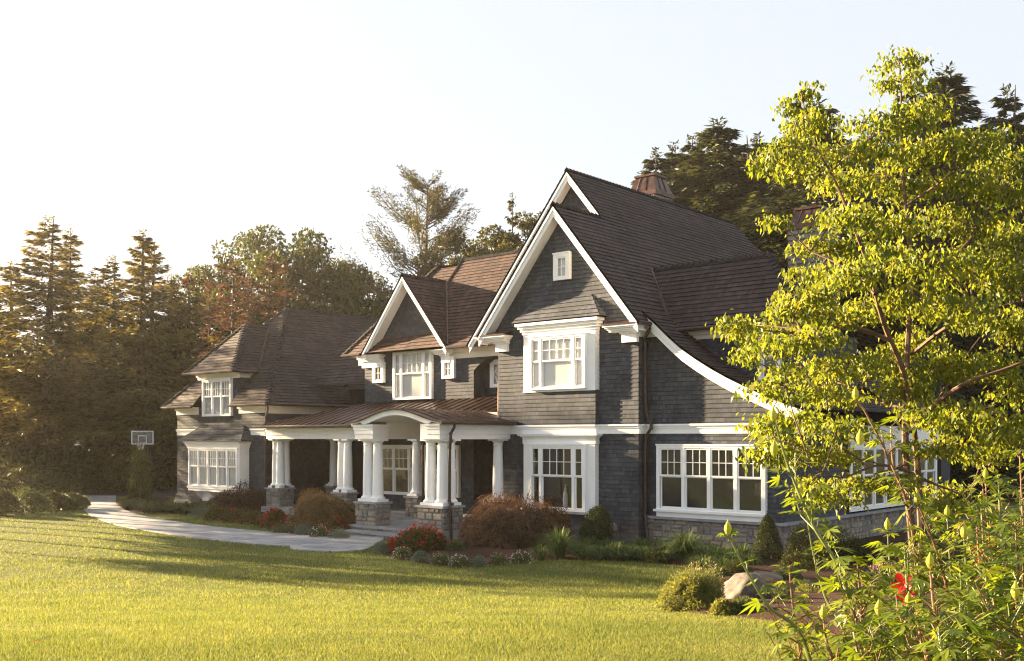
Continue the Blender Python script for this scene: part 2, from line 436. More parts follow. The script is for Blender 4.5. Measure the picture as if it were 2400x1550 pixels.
mb = MB()   # left wing
XL0, XL1, YL = -27.4, -20.27, .9
courses(mb, [(XL0, YL, .25), (XL1, YL, .25), (XL1, YL, 4.35), (XL0, YL, 4.35)], FN)
courses(mb, [(-25.3, YL, 4.3), (-22.35, YL, 4.3), (-22.35, YL, 5.75), (-25.3, YL, 5.75)], FN)
courses(mb, [(XL0 - .1, YL - .16, -.35), (XL1, YL - .16, -.35), (XL1, YL, .25), (XL0 - .1, YL, .25)], FN)
courses(mb, [(XL1, YL, -.35), (XL1, 13, -.35), (XL1, 13, 4.35), (XL1, YL, 4.35)], RN)
courses(mb, [(XL0, YL, -.35), (XL0, 13, -.35), (XL0, 13, 4.35), (XL0, YL, 4.35)], LN)
courses(mb, [(-22.35, YL, 4.4), (-22.35, 2.1, 4.4), (-22.35, 2.1, 5.8), (-22.35, YL, 5.8)], RN)
courses(mb, [(-25.3, YL, 4.4), (-25.3, 2.1, 4.4), (-25.3, 2.1, 5.8), (-25.3, YL, 5.8)], LN)
mb.box(XL0, XL1, 12.9, 13.0, -.3, 4.35)
mb.box(-20.3, -15.9, 5.5, 5.7, -.3, 5.2)
H('wall', mb, 'wall')

# ---- roofs
Zr = lambda x: 10.37 + M_ * (-2.95 - x)
def slab_edge(mb, a, b, drop=.07):
    a = np.array(a, float); b = np.array(b, float); d = np.array([0, 0, drop]); mb.face([a, b, b - d, a - d]); mb.face([a - d, b - d, b, a])
RO = dict(expo=.19, thick=.026, jit=.5)
mb = MB()
Yf = -.5
xe = .3
courses(mb, [(xe, Yf, Zr(xe)), (xe, .12, Zr(xe)), (-2.95, .12, 10.37), (-2.95, Yf, 10.37)], (1, 0, 1), **RO)
courses(mb, [(0, .12, Zr(0)), (0, 2.2, Zr(0)), (-2.95, 2.2, 10.37), (-2.95, .12, 10.37)], (1, 0, 1), **RO)
courses(mb, [(0, 2.2, Zr(0)), (0, 16.2, Zr(0)), (-4.5, 13.8, Zr(-4.5)), (-4.5, 2.2, Zr(-4.5))], (1, 0, 1), **RO)
Zl = lambda x: 10.37 + M_ * (x + 2.95)
courses(mb, [(-6.25, Yf, Zl(-6.25)), (-6.25, 3.5, Zl(-6.25)), (-2.95, 3.5, 10.37), (-2.95, Yf, 10.37)], (-1, 0, 1), **RO)
Zb = Zr(-4.5); Zbl = lambda x: Zb + M_ * (x + 4.5)
courses(mb, [(-9.3, 2.2, Zbl(-9.3)), (-9.3, 16.2, Zbl(-9.3)), (-4.5, 13.8, Zb), (-4.5, 2.2, Zb)], (-1, 0, 1), **RO)
courses(mb, [(-9.3, 16.2, Zbl(-9.3)), (0, 16.2, Zr(0)), (-4.5, 13.8, Zb)], (0, 1, 1), **RO)
for Y0, pts in ((Yf, [(xe, Zr(xe)), (-2.95, 10.37), (-6.25, Zl(-6.25))]), (2.2, [(-2.95, 10.37), (-4.5, Zb), (-9.3, Zbl(-9.3))])):
    for (x0, z0), (x1, z1) in zip(pts[:-1], pts[1:]): slab_edge(mb, (x0, Y0, z0 + .02), (x1, Y0, z1 + .02), .10)
slab_edge(mb, (xe, Yf, Zr(xe)), (xe, .12, Zr(xe)), .1)
# swept roof over the right wing
pr = []
for (xa, za), (xb, zb) in zip(SW[:-1], SW[1:]):
    courses(mb, [(xa, .1, za), (xb, .1, zb), (xb, 9.0, zb), (xa, 9.0, za)], (.5, 0, 1), **RO)
    slab_edge(mb, (xa, .1, za + .02), (xb, .1, zb + .02), .08)
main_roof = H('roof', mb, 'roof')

mb = MB()   # roof of the big dormer: ridge parallel to the front, hip at the right end
zt, ze = 8.55, 6.28
courses(mb, [(-1.5, 3.0, zt), (2.83, 3.0, zt), (4.75, 1.25, ze), (.42, 1.25, ze)], (0, -1, 1), **RO)
courses(mb, [(2.83, 3.0, zt), (4.75, 1.25, ze), (4.75, 5.6, ze), (3.0, 4.2, zt - .6)], (1, 0, 1), **RO)
courses(mb, [(-2.5, 3.0, zt), (2.83, 3.0, zt), (4.75, 4.75, ze), (-2.5, 4.75, ze)], (0, 1, 1), **RO)
slab_edge(mb, (.42, 1.25, ze), (4.75, 1.25, ze)); slab_edge(mb, (4.75, 1.25, ze), (4.75, 5.6, ze))
dormer_roof = H('roof', mb, 'roof')

mb = MB()   # roof of the middle section
z0, y0 = 6.47, 2.4
zm = lambda y: z0 + M_ * (y - y0)
courses(mb, [(-12.9, y0, z0), (-3.0, y0, z0), (-3.0, 5.72, zm(5.72)), (-12.85, 5.72, zm(5.72))], (0, -1, 1), **RO)
courses(mb, [(-16.75, y0, z0), (-12.9, y0, z0), (-12.85, 5.55, zm(5.55) - .06), (-14.35, 5.55, zm(5.55) - .06)], (0, -1, 1), **RO)
courses(mb, [(-16.75, y0, z0), (-16.75, 9, z0), (-14.35, 5.55, zm(5.55))], (-1, 0, 1), **RO)
courses(mb, [(-14.35, 5.6, zm(5.6)), (-3, 5.72, zm(5.72)), (-3, 9.0, z0), (-16.75, 9, z0)], (0, 1, 1), **RO)
gx, gzp = -13.04, 9.52
g0 = 2.35
courses(mb, [(gx + 2.5, g0, z0), (gx + 2.5, 2.42, z0), (gx, 4.94, gzp), (gx, g0, gzp)], (1, 0, 1), **RO)
courses(mb, [(gx - 2.5, g0, z0), (gx - 2.5, 2.42, z0), (gx, 4.94, gzp), (gx, g0, gzp)], (-1, 0, 1), **RO)
slab_edge(mb, (gx + 2.5, g0, z0 + .02), (gx, g0, gzp + .02), .1); slab_edge(mb, (gx - 2.5, g0, z0 + .02), (gx, g0, gzp + .02), .1)
slab_edge(mb, (-16.75, y0, z0), (-3, y0, z0))
mid_roof = H('roof', mb, 'roof_red')

mb = MB()   # roof of the left wing with its front dormer
xr, zr, zE, yE = -23.87, 9.28, 4.42, .45
xe0, xe1 = -28.0, -19.45
hp = (zr - zE) / (4.7 - yE)
zh = lambda y: zE + hp * (y - yE)
courses(mb, [(xe1, yE, zE), (xe1, 13.2, zE), (xr, 13.2, zr), (xr, 4.7, zr)], (1, 0, 1), **RO)
courses(mb, [(xe0, yE, zE), (xe0, 13.2, zE), (xr, 13.2, zr), (xr, 4.7, zr)], (-1, 0, 1), **RO)
tL = (-25.35 - xe0) / (xr - xe0); tR = (-22.3 - xe1) / (xr - xe1)
yL_, yR_ = yE + tL * (4.7 - yE), yE + tR * (4.7 - yE)
courses(mb, [(xe0, yE, zE), (-25.35, yE, zE), (-25.35, yL_, zh(yL_))], (0, -1, 1), **RO)
courses(mb, [(-22.3, yE, zE), (xe1, yE, zE), (-22.3, yR_, zh(yR_))], (0, -1, 1), **RO)
courses(mb, [(-25.35, 1.5, zh(1.5)), (-22.3, 1.5, zh(1.5)), (-22.3, yR_, zh(yR_)), (xr, 4.7, zr), (-25.35, yL_, zh(yL_))], (0, -1, 1), **RO)
slab_edge(mb, (xe0, yE, zE), (-25.35, yE, zE)); slab_edge(mb, (-22.3, yE, zE), (xe1, yE, zE)); slab_edge(mb, (xe1, yE, zE), (xe1, 13, zE))
slab_edge(mb, (-25.35, yE, zE), (-25.35, .9, zh(.9))); slab_edge(mb, (-22.3, yE, zE), (-22.3, .9, zh(.9)))
# dormer
dx, dz, de = -24.03, 8.31, 5.97
courses(mb, [(-26.05, .45, de), (-22.0, .45, de), (dx, 2.46, dz)], (0, -1, 1), **RO)
courses(mb, [(-22.0, .45, de), (-22.0, 1.81, de), (dx, 3.85, dz), (dx, 2.46, dz)], (1, 0, 1), **RO)
courses(mb, [(-26.05, .45, de), (-26.05, 1.81, de), (dx, 3.85, dz), (dx, 2.46, dz)], (-1, 0, 1), **RO)
slab_edge(mb, (-26.05, .45, de), (-22.0, .45, de)); slab_edge(mb, (-22, .45, de), (-22, 1.8, de))
# small roof joining left wing and middle section
courses(mb, [(-20.4, 3.6, 5.3), (-15.9, 3.6, 5.3), (-15.9, 5.9, 8.0), (-20.4, 5.9, 8.0)], (0, -1, 1), **RO)
left_roof = H('roof', mb, 'roof')

mb = MB()   # skirt roofs over the two bays
def skirt(mb, x0, x1, yo, yi, za, zb, inset):
    courses(mb, [(x0, yo, za), (x1, yo, za), (x1 - inset, yi, zb), (x0 + inset, yi, zb)], (0, -1, 1), expo=.17, thick=.024)
    courses(mb, [(x1, yo, za), (x1, yi, za), (x1 - inset, yi, zb)], (1, 0, 1), expo=.17, thick=.024)
    courses(mb, [(x0, yo, za), (x0, yi, za), (x0 + inset, yi, zb)], (-1, 0, 1), expo=.17, thick=.024)
    mb.face([(x0, yo, za), (x0, yi, za), (x1, yi, za), (x1, yo, za)])
skirt(mb, -4.75, -1.15, -.42, .0, 6.69, 7.42, .62); mb.mark()
skirt(mb, -26.15, -20.95, .12, .9, 2.78, 3.48, .85)
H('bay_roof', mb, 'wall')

# ---- ridge and hip caps, sub-parts of their roofs
def caps(a, b, out0, out1, w=.15, step=.2, parent=None):
    """a row of lapped cap shingles from a (low) to b (high), folded over the line"""
    mb = MB(); a = np.array(a, float); b = np.array(b, float); d = b - a; L = np.linalg.norm(d); d /= L
    n = int(L / step)
    nn = []
    for o_ in (out0, out1):
        o_ = np.array(o_, float); o_ -= d * (o_ @ d); nn.append(o_ / np.linalg.norm(o_))
    up = np.cross(nn[0], nn[1]);
    upv = np.array([0, 0, 1.0]); upv -= d * (upv @ d); upv /= np.linalg.norm(upv)
    for k in range(n):
        p = a + d * (k * L / n); q = p + d * (L / n * 1.2)
        for o_ in nn:
            p0 = p + upv * .085; q0 = q + upv * .035
            c = [p0, q0, q0 + o_ * w, p0 + o_ * w]
            mb.face(c); mb.face(c[::-1])
            t = [x - upv * .05 for x in (p0, p0 + o_ * w)]
            mb.face([p0, p0 + o_ * w, t[1], t[0]]); mb.face([t[0], t[1], p0 + o_ * w, p0])
    return H('ridge_cap', mb, 'cap', parent)
sl = lambda dx_, dy_, dz_: (dx_, dy_, dz_)
caps((-2.95, Yf, 10.37), (-2.95, 2.2, 10.37), (.63, 0, -.77), (-.63, 0, -.77), parent=main_roof)
caps((-4.5, 2.2, Zb), (-4.5, 13.8, Zb), (.63, 0, -.77), (-.63, 0, -.77), parent=main_roof)
caps((2.83, 3.0, zt), (-1.5, 3.0, zt), (0, -.63, -.77), (0, .63, -.77), parent=dormer_roof)
caps((4.75, 1.25, ze), (2.83, 3.0, zt), (-1, -.3, -.4), (.3, 1, -.4), parent=dormer_roof)
caps((-13.04, g0, gzp), (-13.04, 4.9, gzp), (.63, 0, -.77), (-.63, 0, -.77), parent=mid_roof)
caps((-12.85, 5.72, zm(5.72)), (-4, 5.72, zm(5.72)), (0, -.63, -.77), (0, .63, -.77), parent=mid_roof)
caps((-16.75, y0, z0), (-14.35, 5.55, zm(5.55)), (1, -.3, -.2), (-1, .3, -.3), parent=mid_roof)
caps((xe1, yE, zE), (xr, 4.7, zr), (.4, 1, -.1), (-1, -.3, -.1), parent=left_roof)
caps((xr, 4.7, zr), (xr, 13, zr), (.63, 0, -.77), (-.63, 0, -.77), parent=left_roof)
caps((xe0, yE, zE), (xr, 4.7, zr), (-.4, 1, -.1), (1, -.3, -.1), w=.12, parent=left_roof)
caps((-22.0, .45, de), (dx, 2.46, dz), (.4, 1, -.1), (-1, -.3, -.1), parent=left_roof)
caps((-26.05, .45, de), (dx, 2.46, dz), (-.4, 1, -.1), (1, -.3, -.1), w=.12, parent=left_roof)
caps((dx, 2.46, dz), (dx, 3.8, dz), (.63, 0, -.77), (-.63, 0, -.77), parent=left_roof)
# copper in the valleys
def valley(a, b, w, parent):
    mb = MB(); a = np.array(a, float); b = np.array(b, float)
    mb.tube([a, b], w, n=6); H('valley_flashing', mb, 'copper', parent)
valley((-1.5, 2.93, zt + .03), (.42, 1.22, ze + .05), .055, dormer_roof)
valley((gx, 4.9, gzp + .03), (gx + 2.5, 2.42, z0 + .06), .055, mid_roof)
valley((dx, 3.8, dz), (-22.0, 1.78, de + .05), .05, left_roof)
valley((-12.85, 5.72, zm(5.72) + .03), (-12.9, 3.0, zm(3.0) + .03), .06, mid_roof)
valley((-19.2, 4.45, 5.25), (-17.2, 5.3, 7.2), .07, left_roof)

# ---- white trim
mb = MB()
def rake(mb, p_top, p_bot, y, yb, h=.33):
    """barge board (two steps) and sloping soffit; p = (x, z) of the roof surface"""
    (xt, zt_), (xb, zb_) = p_top, p_bot
    a, b = .07, .07 + h
    mb.prism([(xt, y, zt_ - a), (xb, y, zb_ - a), (xb, y, zb_ - b), (xt, y, zt_ - b)], (0, .05, 0))
    mb.prism([(xt, y - .045, zt_ - a), (xb, y - .045, zb_ - a), (xb, y - .045, zb_ - a - .12), (xt, y - .045, zt_ - a - .12)], (0, .043, 0))
    b2 = b - .1
    mb.prism([(xt, y + .05, zt_ - b2), (xb, y + .05, zb_ - b2), (xb, yb, zb_ - b2), (xt, yb, zt_ - b2)], (0, 0, -.025))
rake(mb, (-2.95, 10.37), (xe - .04, Zr(xe - .04)), Yf + .05, 0); mb.mark()
rake(mb, (-2.95, 10.37), (-6.2, Zl(-6.2)), Yf + .05, 0); mb.mark()
rake(mb, (-4.5, Zb), (-2.95, 10.37), 2.25, 2.65); mb.mark()
rake(mb, (-4.5, Zb), (-9.2, Zbl(-9.2)), 2.25, 2.65); mb.mark()
rake(mb, (gx, gzp), (gx + 2.46, z0 + .04), g0 + .05, YM, h=.3); mb.mark()
rake(mb, (gx, gzp), (gx - 2.46, z0 + .04), g0 + .05, YM, h=.3); mb.mark()
H('gable_trim', mb, 'white')

mb = MB()   # swept barge board of the right wing
ins = [(x, z - .07) for x, z in SW]
for (xa, za), (xb, zb) in zip(ins[:-1], ins[1:]):
    if xb < .3: continue
    mb.prism([(xa, .16, za), (xb, .16, zb), (xb, .16, zb - .34), (xa, .16, za - .34)], (0, .05, 0))
    mb.prism([(xa, .115, za), (xb, .115, zb), (xb, .115, zb - .15), (xa, .115, za - .15)], (0, .043, 0))
    mb.prism([(xa, .21, za - .25), (xb, .21, zb - .25), (xb, .42, zb - .25), (xa, .42, za - .25)], (0, 0, -.02))
H('swept_barge_board', mb, 'white')

def crown(mb, x0, x1, y, z0, z1, yb, out=.16, n=4, sides=True):
    """stepped crown: each course projects further"""
    for k in range(n):
        e = out * ((k + 1) / n) ** 1.4; a = z0 + (z1 - z0) * k / n; b = z0 + (z1 - z0) * (k + 1) / n
        s = e if sides else 0
        mb.box(x0 - s, x1 + s, y - e, yb, a, b)
mb = MB()   # eave returns of the gables with their brackets
def eave_return(mb, x0, x1, y, yb, z, bx0, bx1):
    crown(mb, x0, x1, y + .12, z, z + .2, yb, out=.17)
    mb.box(bx0, bx1, yb - .14, yb, z - .32, z - .002)
    mb.box(bx0 - .04, bx1 + .04, yb - .2, yb, z - .06, z - .001)
eave_return(mb, -6.2, -5.2, -.42, -.02, 6.14, -5.7, -5.2); mb.mark()
eave_return(mb, -.86, .1, -.42, -.02, 6.14, -.52, .02); mb.mark()
eave_return(mb, -15.55, -14.75, 2.5, 2.88, 6.2, -15.95, -14.7); mb.mark()
eave_return(mb, -11.4, -10.6, 2.5, 2.88, 6.2, -11.2, -10.7); mb.mark()
H('eave_return', mb, 'white')
mb = MB()   # copper tops of the returns
for x0, x1, y, yb, z in ((-6.38, -5.02, -.5, -.02, 6.36), (-1.04, .28, -.5, -.02, 6.36), (-15.73, -14.57, 2.42, 2.88, 6.42), (-11.58, -10.42, 2.42, 2.88, 6.42)):
    mb.prism([(x0, y, z - .012), (x0, yb, z - .012), (x0, yb, z + .16), (x0, y, z + .014)], (x1 - x0, 0, 0)); mb.mark()
H('return_flashing', mb, 'copper')

mb = MB()   # frieze boards and boxed eaves
mb.box(0.003, .05, -.02, .38, 5.98, 6.42); mb.box(0.05, .52, .33, .385, 5.98, 6.38)      # corner of main gable; mb.mark()
def eave_box(mb, x0, x1, yo, yw, z, fh=.3):
    mb.box(x0, x1, yo, yw, z - .06, z - .035); mb.box(x0, x1, yw - .05, yw - .018, z - .06 - fh, z - .061)
    mb.box(x0, x1, yw - .14, yw - .051, z - .17, z - .061)
eave_box(mb, -11.25, -5.72, 2.42, YM, 6.42, .34); mb.mark()
eave_box(mb, -16.3, -15.75, 2.42, YM, 6.42, .34); mb.mark()
eave_box(mb, .75, 4.4, 1.3, 1.7, 6.25, .24); mb.mark()
eave_box(mb, XL0 - .02, -25.5, .5, YL, 4.4, .32); mb.mark()
eave_box(mb, -22.2, XL1 + .05, .5, YL, 4.4, .32); mb.mark()
eave_box(mb, -25.55, -22.1, .5, YL, 5.94, .24); mb.mark()
# along the right side of the left wing
mb.box(XL1, xe1 - .04, yE + .05, 12.9, zE - .06, zE - .035); mb.mark(); mb.box(XL1 + .018, XL1 + .05, YL, 12.9, zE - .42, zE - .061); mb.mark()
mb.box(-22.33, -22.05, .95, 1.8, de - .06, de - .03); mb.mark(); mb.box(-22.33, -22.30, .95, 2.0, de - .3, de - .062)
H('frieze', mb, 'cream')

mb = MB()   # belt course between the storeys
def belt(mb, x0, x1, y, z0=3.04, z1=3.33):
    mb.box(x0, x1, y - .035, y, z0, z0 + .17); mb.box(x0, x1, y - .06, y, z0 + .171, z0 + .235); mb.box(x0, x1, y - .10, y, z0 + .236, z1)
belt(mb, -5.74, -4.45, 0); belt(mb, -4.45, -1.45, -.17); belt(mb, -1.45, .04, 0)
mb.box(-1.489, -1.45, -.17, 0, 3.04, 3.33); mb.box(.003, .04, 0, .4, 3.04, 3.33); mb.box(.04, .1, 0.1, .4, 3.275, 3.33); mb.mark()
belt(mb, .042, 4.5, .4); mb.mark()
belt(mb, XL0, -25.55, YL); mb.mark(); belt(mb, -21.3, XL1 + .04, YL)
mb.box(XL1 + .003, XL1 + .04, YL, 2.6, 3.04, 3.33)
H('belt_course', mb, 'white')

mb = MB()   # bay cornices and pilasters
crown(mb, -4.43, -1.47, -.2, 6.3, 6.66, -.0, out=.2)
mb.box(-4.43, -1.47, -.2, -.172, 6.2, 6.299)
for x0, x1 in ((-4.41, -4.1), (-1.8, -1.49)): mb.box(x0, x1, -.2, -.172, 4.47, 6.2)
mb.box(-4.43, -1.47, -.21, -.172, 4.4, 4.47); mb.box(-1.488, -1.465, -.17, 0, 4.42, 6.3); mb.mark()
crown(mb, -4.43, -1.47, -.2, 2.9, 3.03, 0, out=.14, n=3); mb.box(-4.44, -1.46, -.215, 0, 2.72, 2.9)
for x0, x1 in ((-4.41, -4.1), (-1.8, -1.49)): mb.box(x0, x1, -.2, 0, .58, 2.72)
mb.box(-4.43, -1.47, -.21, 0, .5, .58); mb.mark()
crown(mb, -25.66, -21.42, .38, 2.46, 2.76, .9, out=.14)
mb.box(-25.6, -25.5, .4, .9, .68, 2.46); mb.box(-21.55, -21.45, .4, .9, .68, 2.46)
mb.box(-25.66, -21.4, .34, .9, .58, .68); mb.box(-25.62, -21.44, .38, .9, .46, .579)
for k in range(4):
    x = -25.2 + k * 1.12
    mb.prism([(x, .42, .46), (x, .9, .46), (x, .9, -.05), (x, .8, .1)], (.12, 0, 0))
mb.box(-25.1, -21.9, .82, .88, -.3, .455)
H('bay_trim', mb, 'white')

# ---- windows
def window(x0, x1, z0, z1, y, units, blind_or_dark='blind_pale', casing=.11, sill=False, fr=None, depth=.1, split=.47, label=None, diamond=False, bd=.066):
    """units: (relative width, lights across, lights down or 0); casing and sashes are the window's own mesh; panes and blinds its parts"""
    mb, gb, bb = MB(), MB(), MB()
    bx = lambda m, a, b, n0, n1, c, d: m.box(a, b, y - n1, y - n0, c, d, fr)
    bx(mb, x0, x0 + casing, .004, .045, z0, z1); bx(mb, x1 - casing, x1, .004, .045, z0, z1)
    bx(mb, x0 + casing, x1 - casing, .004, .045, z1 - casing, z1); bx(mb, x0 + casing, x1 - casing, .004, .045, z0, z0 + casing * .6)
    bx(mb, x0 - .02, x1 + .02, .045, .065, z1 - .035, z1 + .01)
    if sill:
        bx(mb, x0 - .07, x1 + .07, .006, .11, z0 - .04, z0 + .03); bx(mb, x0, x1, .006, .04, z0 - .2, z0 - .041); bx(mb, x0 + .03, x1 - .03, .006, .03, z0 - .1, z0 - .06)
    if fr is None:      # returns back to the shingles
        for p_, q_ in ((x0, x0 + .03), (x1 - .03, x1)): mb.box(p_, q_, y - .001, y + .099, z0 + .002, z1 - .002)
        mb.box(x0 + .03, x1 - .03, y - .001, y + .099, z1 - .03, z1 - .002); mb.box(x0 + .03, x1 - .03, y - .001, y + .099, z0 + .002, z0 + .03)
    a, b = x0 + casing, x1 - casing; zb, zt2 = z0 + casing * .6, z1 - casing
    tot = sum(u[0] for u in units); mul = .085; avail = (b - a) - mul * (len(units) - 1)
    x = a
    for i, (wd, nx, nz) in enumerate(units):
        ux0, ux1 = x, x + avail * wd / tot; x = ux1 + mul
        if i < len(units) - 1: bx(mb, ux1, ux1 + mul, -.03, .035, zb, zt2)
        zs = zb + (zt2 - zb) * (1 - split)
        st = .05
        def sash(s0, s1, n0, n1, cols, rows):
            bx(mb, ux0, ux0 + st, n0, n1, s0, s1); bx(mb, ux1 - st, ux1, n0, n1, s0, s1)
            bx(mb, ux0 + st, ux1 - st, n0, n1, s1 - st, s1); bx(mb, ux0 + st, ux1 - st, n0, n1, s0, s0 + st * 1.05)
            mw = .021
            for c in range(1, cols):
                xc = ux0 + st + (ux1 - ux0 - 2 * st) * c / cols; bx(mb, xc - mw / 2, xc + mw / 2, n0 + .006, n1 - .004, s0 + st, s1 - st)
            for r in range(1, rows):
                zc = s0 + st + (s1 - s0 - 2 * st) * r / rows; bx(mb, ux0 + st, ux1 - st, n0 + .007, n1 - .006, zc - mw / 2, zc + mw / 2)
            gx_ = [(ux0 + st - .004, s0 + st - .004), (ux1 - st + .004, s0 + st - .004), (ux1 - st + .004, s1 - st + .004), (ux0 + st - .004, s1 - st + .004)]
            pp = [(u_, y - n0 - .016, v_) for u_, v_ in gx_]; gb.face([fr(*p_) for p_ in pp] if fr else pp)
        if nz and nz < 9:
            sash(zs, zt2, -.012, .026, nx, nz); sash(zb, zs + .02, -.05, -.014, 1, 1)
        else:
            sash(zb, zt2, -.012, .026, nx, 2 if nz == 9 else 1)
        if diamond:
            cx_, cz_ = (ux0 + ux1) / 2, (zb + zt2) / 2; hw, hh = (ux1 - ux0) / 2 - st, (zt2 - zb) / 2 - st
            yy = y - .012
            P = [(cx_, yy, cz_ + hh * .8), (cx_ + hw, yy, cz_), (cx_, yy, cz_ - hh * .8), (cx_ - hw, yy, cz_)]
            for q in range(4): mb.beam(P[q], P[(q + 1) % 4], .02, .02, up=(0, 1, 0))
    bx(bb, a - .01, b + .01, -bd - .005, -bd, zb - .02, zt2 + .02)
    wob = H('window', mb, 'white', house, label)
    H('pane', gb, 'glass', wob); H('blind', bb, blind_or_dark, wob)
    # dark reveal behind the blind so that nothing shows through the wall
    return wob
def hole_cut(x0, x1, z0, z1): pass
SCS = [(.26, 1, 2), (1.0, 4, 2), (.26, 1, 2)]
# windows stand a hand proud of the shingles: their boxes start at the wall face
P_ = .1
window(-4.1, -1.8, 4.47, 6.22, -.17 - P_, SCS, 'blind_pale')
w_low = window(-4.1, -1.8, .58, 2.72, -.17 - P_, SCS, 'blind_dark', bd=.23)
window(-3.22, -2.56, 7.98, 8.86, -P_ + .01, [(1, 2, 9)], 'blind_pale', casing=.13)
window(.46, 4.05, .74, 2.72, .4 - P_, [(1, 3, 2)] * 4, 'blind_dark', sill=True)
window(-14.04, -11.76, 4.48, 6.5, YM - P_, SCS, 'blind_pale')
window(-15.31, -14.62, 5.23, 6.1, YM - P_, [(1, 2, 9)], 'blind_tan', casing=.14)
window(-11.19, -10.51, 5.25, 6.1, YM - P_, [(1, 2, 9)], 'blind_pale', casing=.14)
window(-15.0, -10.25, .58, 2.62, YM - P_, [(1, 3, 2)] * 5, 'blind_tan')
window(-9.15, -8.35, 4.86, 5.92, 3.5 - P_, [(1, 1, 0)], 'blind_grey', casing=.13, diamond=True)
window(-25.05, -22.7, 3.92, 5.66, YL - P_, [(1, 3, 2)] * 3, 'blind_grey')
window(-25.5, -21.55, .68, 2.45, .4 - P_ + .06, [(1, 4, 2)] * 5, 'blind_grey', casing=.08)
window(3.15, 3.85, 4.6, 5.95, 1.7 - P_, [(1, 2, 2)], 'blind_dark')
# side walls: long dark bays are drawn with the frame function (x runs along the wall)
sidefr = lambda X: (lambda x, yy, z: (X - yy, x, z))
wob = window(4.8, 12.6, .62, 2.75, -.0, [(1, 1, 1)] * 8, 'blind_dark', fr=sidefr(4.55), casing=.16)

# ---- stone walls and piers laid of single stones
def stones(mb, x0, x1, z0, z1, fr, hmin=.13, hmax=.24, gap=.014):
    z = z0
    while z < z1 - .02:
        h = min(random.uniform(hmin, hmax), z1 - z)
        if z1 - z - h < .08: h = z1 - z
        x = x0
        while x < x1 - .02:
            l = random.uniform(.16, .46)
            if x1 - x - l < .12: l = x1 - x
            two = h > .19 and random.random() < .35
            for za, zb in (((z, z + h * .5), (z + h * .5, z + h)) if two else ((z, z + h),)):
                d = random.uniform(.0, .035); g = gap
                a, b, c, e = x + g, x + l - g, za + g, zb - g
                if b - a < .03 or e - c < .03: continue
                j = lambda: random.uniform(-.012, .012)
                q = [(a + j(), c + j()), (b + j(), c + j()), (b + j(), e + j()), (a + j(), e + j())]
                cx_, cz_ = (a + b) / 2, (c + e) / 2
                inn = [(cx_ + (u - cx_) * .86, cz_ + (v - cz_) * .82) for u, v in q]
                O = [fr(u, 0, v) for u, v in q]; I = [fr(u, .03 + d, v) for u, v in inn]
                mb.face(I)
                for k in range(4): k2 = (k + 1) % 4; mb.face([O[k], O[k2], I[k2], I[k]])
            x += l
        z += h
def weld(o):
    import bmesh
    bm = bmesh.new(); bm.from_mesh(o.data); bmesh.ops.remove_doubles(bm, verts=bm.verts, dist=.0004); bm.to_mesh(o.data); bm.free(); return o
def pier(x0, x1, y0, y1, z0, z1):
    core = MB(); core.box(x0 + .02, x1 - .02, y0 + .02, y1 - .02, z0, z1 - .001)
    o = H('stone_pier', core, 'mortar')
    s = MB()
    stones(s, x0, x1, z0, z1, lambda u, n, v: (u, y0 + .018 - n, v)); stones(s, y0, y1, z0, z1, lambda u, n, v: (x1 - .018 + n, u, v))
    stones(s, x0, x1, z0, z1, lambda u, n, v: (x1 + x0 - u, y1 - .018 + n, v)); stones(s, y0, y1, z0, z1, lambda u, n, v: (x0 + .018 - n, y1 + y0 - u, v))
    weld(H('stone_facing', s, 'stone', o))
    c = MB(); c.box(x0 - .06, x1 + .06, y0 - .06, y1 + .06, z1, z1 + .07); H('pier_cap', c, 'bluestone', o)
ZC = .71
pier(-6.2, -5.06, -3.32, -2.42, -.35, ZC)
pier(-9.2, -8.2, -3.32, -2.66, -.35, ZC)
pier(-19.5, -18.62, .42, 1.2, -.35, ZC)
pier(-14.5, -13.62, .0, .5, -.35, ZC)
pier(-18.95, -18.45, 3.2, 3.7, -.35, ZC)
pier(-10.35, -9.7, .05, .55, -.35, ZC)
mb = MB(); mb.box(.05, 4.45, .36, .5, -.35, .47); mb.box(4.3, 4.47, .4, 14, -.35, .47); f = H('stone_base', mb, 'mortar')
s = MB(); stones(s, .05, 4.5, -.3, .47, lambda u, n, v: (u, .37 - n, v), hmin=.15, hmax=.24); weld(H('stone_facing', s, 'stone', f))
s = MB(); stones(s, .4, 13.5, -.3, .47, lambda u, n, v: (4.46 + n, u, v), hmin=.15, hmax=.24); weld(H('stone_facing', s, 'stone', f))
c = MB(); c.box(.03, 4.62, .25, .5, .471, .55); c.box(4.4, 4.64, .5, 13.6, .471, .55); H('stone_cap', c, 'bluestone', f)

# ---- columns: plinth, torus, tapering shaft, necking, echinus, abacus
def column(x, y, z0=ZC + .07, z1=2.87):
    mb = MB(); r = .185
    mb.box(x - .25, x + .25, y - .25, y + .25, z0, z0 + .085)
    h = z1 - z0
    pr = [(.24, .086), (.25, .10), (.25, .13), (.235, .15), (.205, .17), (r, .21)]
    for k in range(9):
        t = k / 8; pr.append((r - .035 * t ** 1.7, .21 + (h - .43) * t))
    pr += [(.165, h - .205), (.165, h - .185), (.152, h - .18), (.152, h - .12), (.19, h - .09), (.215, h - .055)]
    mb.lathe((x, y, z0), pr, n=24)
    mb.box(x - .245, x + .245, y - .245, y + .245, z1 - .054, z1 - .001)
    return H('column', mb, 'white')
for x, y in ((-5.9, -3.0), (-5.38, -3.0), (-5.38, -2.66),
             (-8.93, -2.99), (-8.44, -2.99),
             (-19.2, .72), (-18.9, .72), (-18.9, 1.0),
             (-14.24, .25), (-13.88, .25), (-18.7, 3.45), (-10.02, .3), (-5.45, -.3)):
    column(x, y)

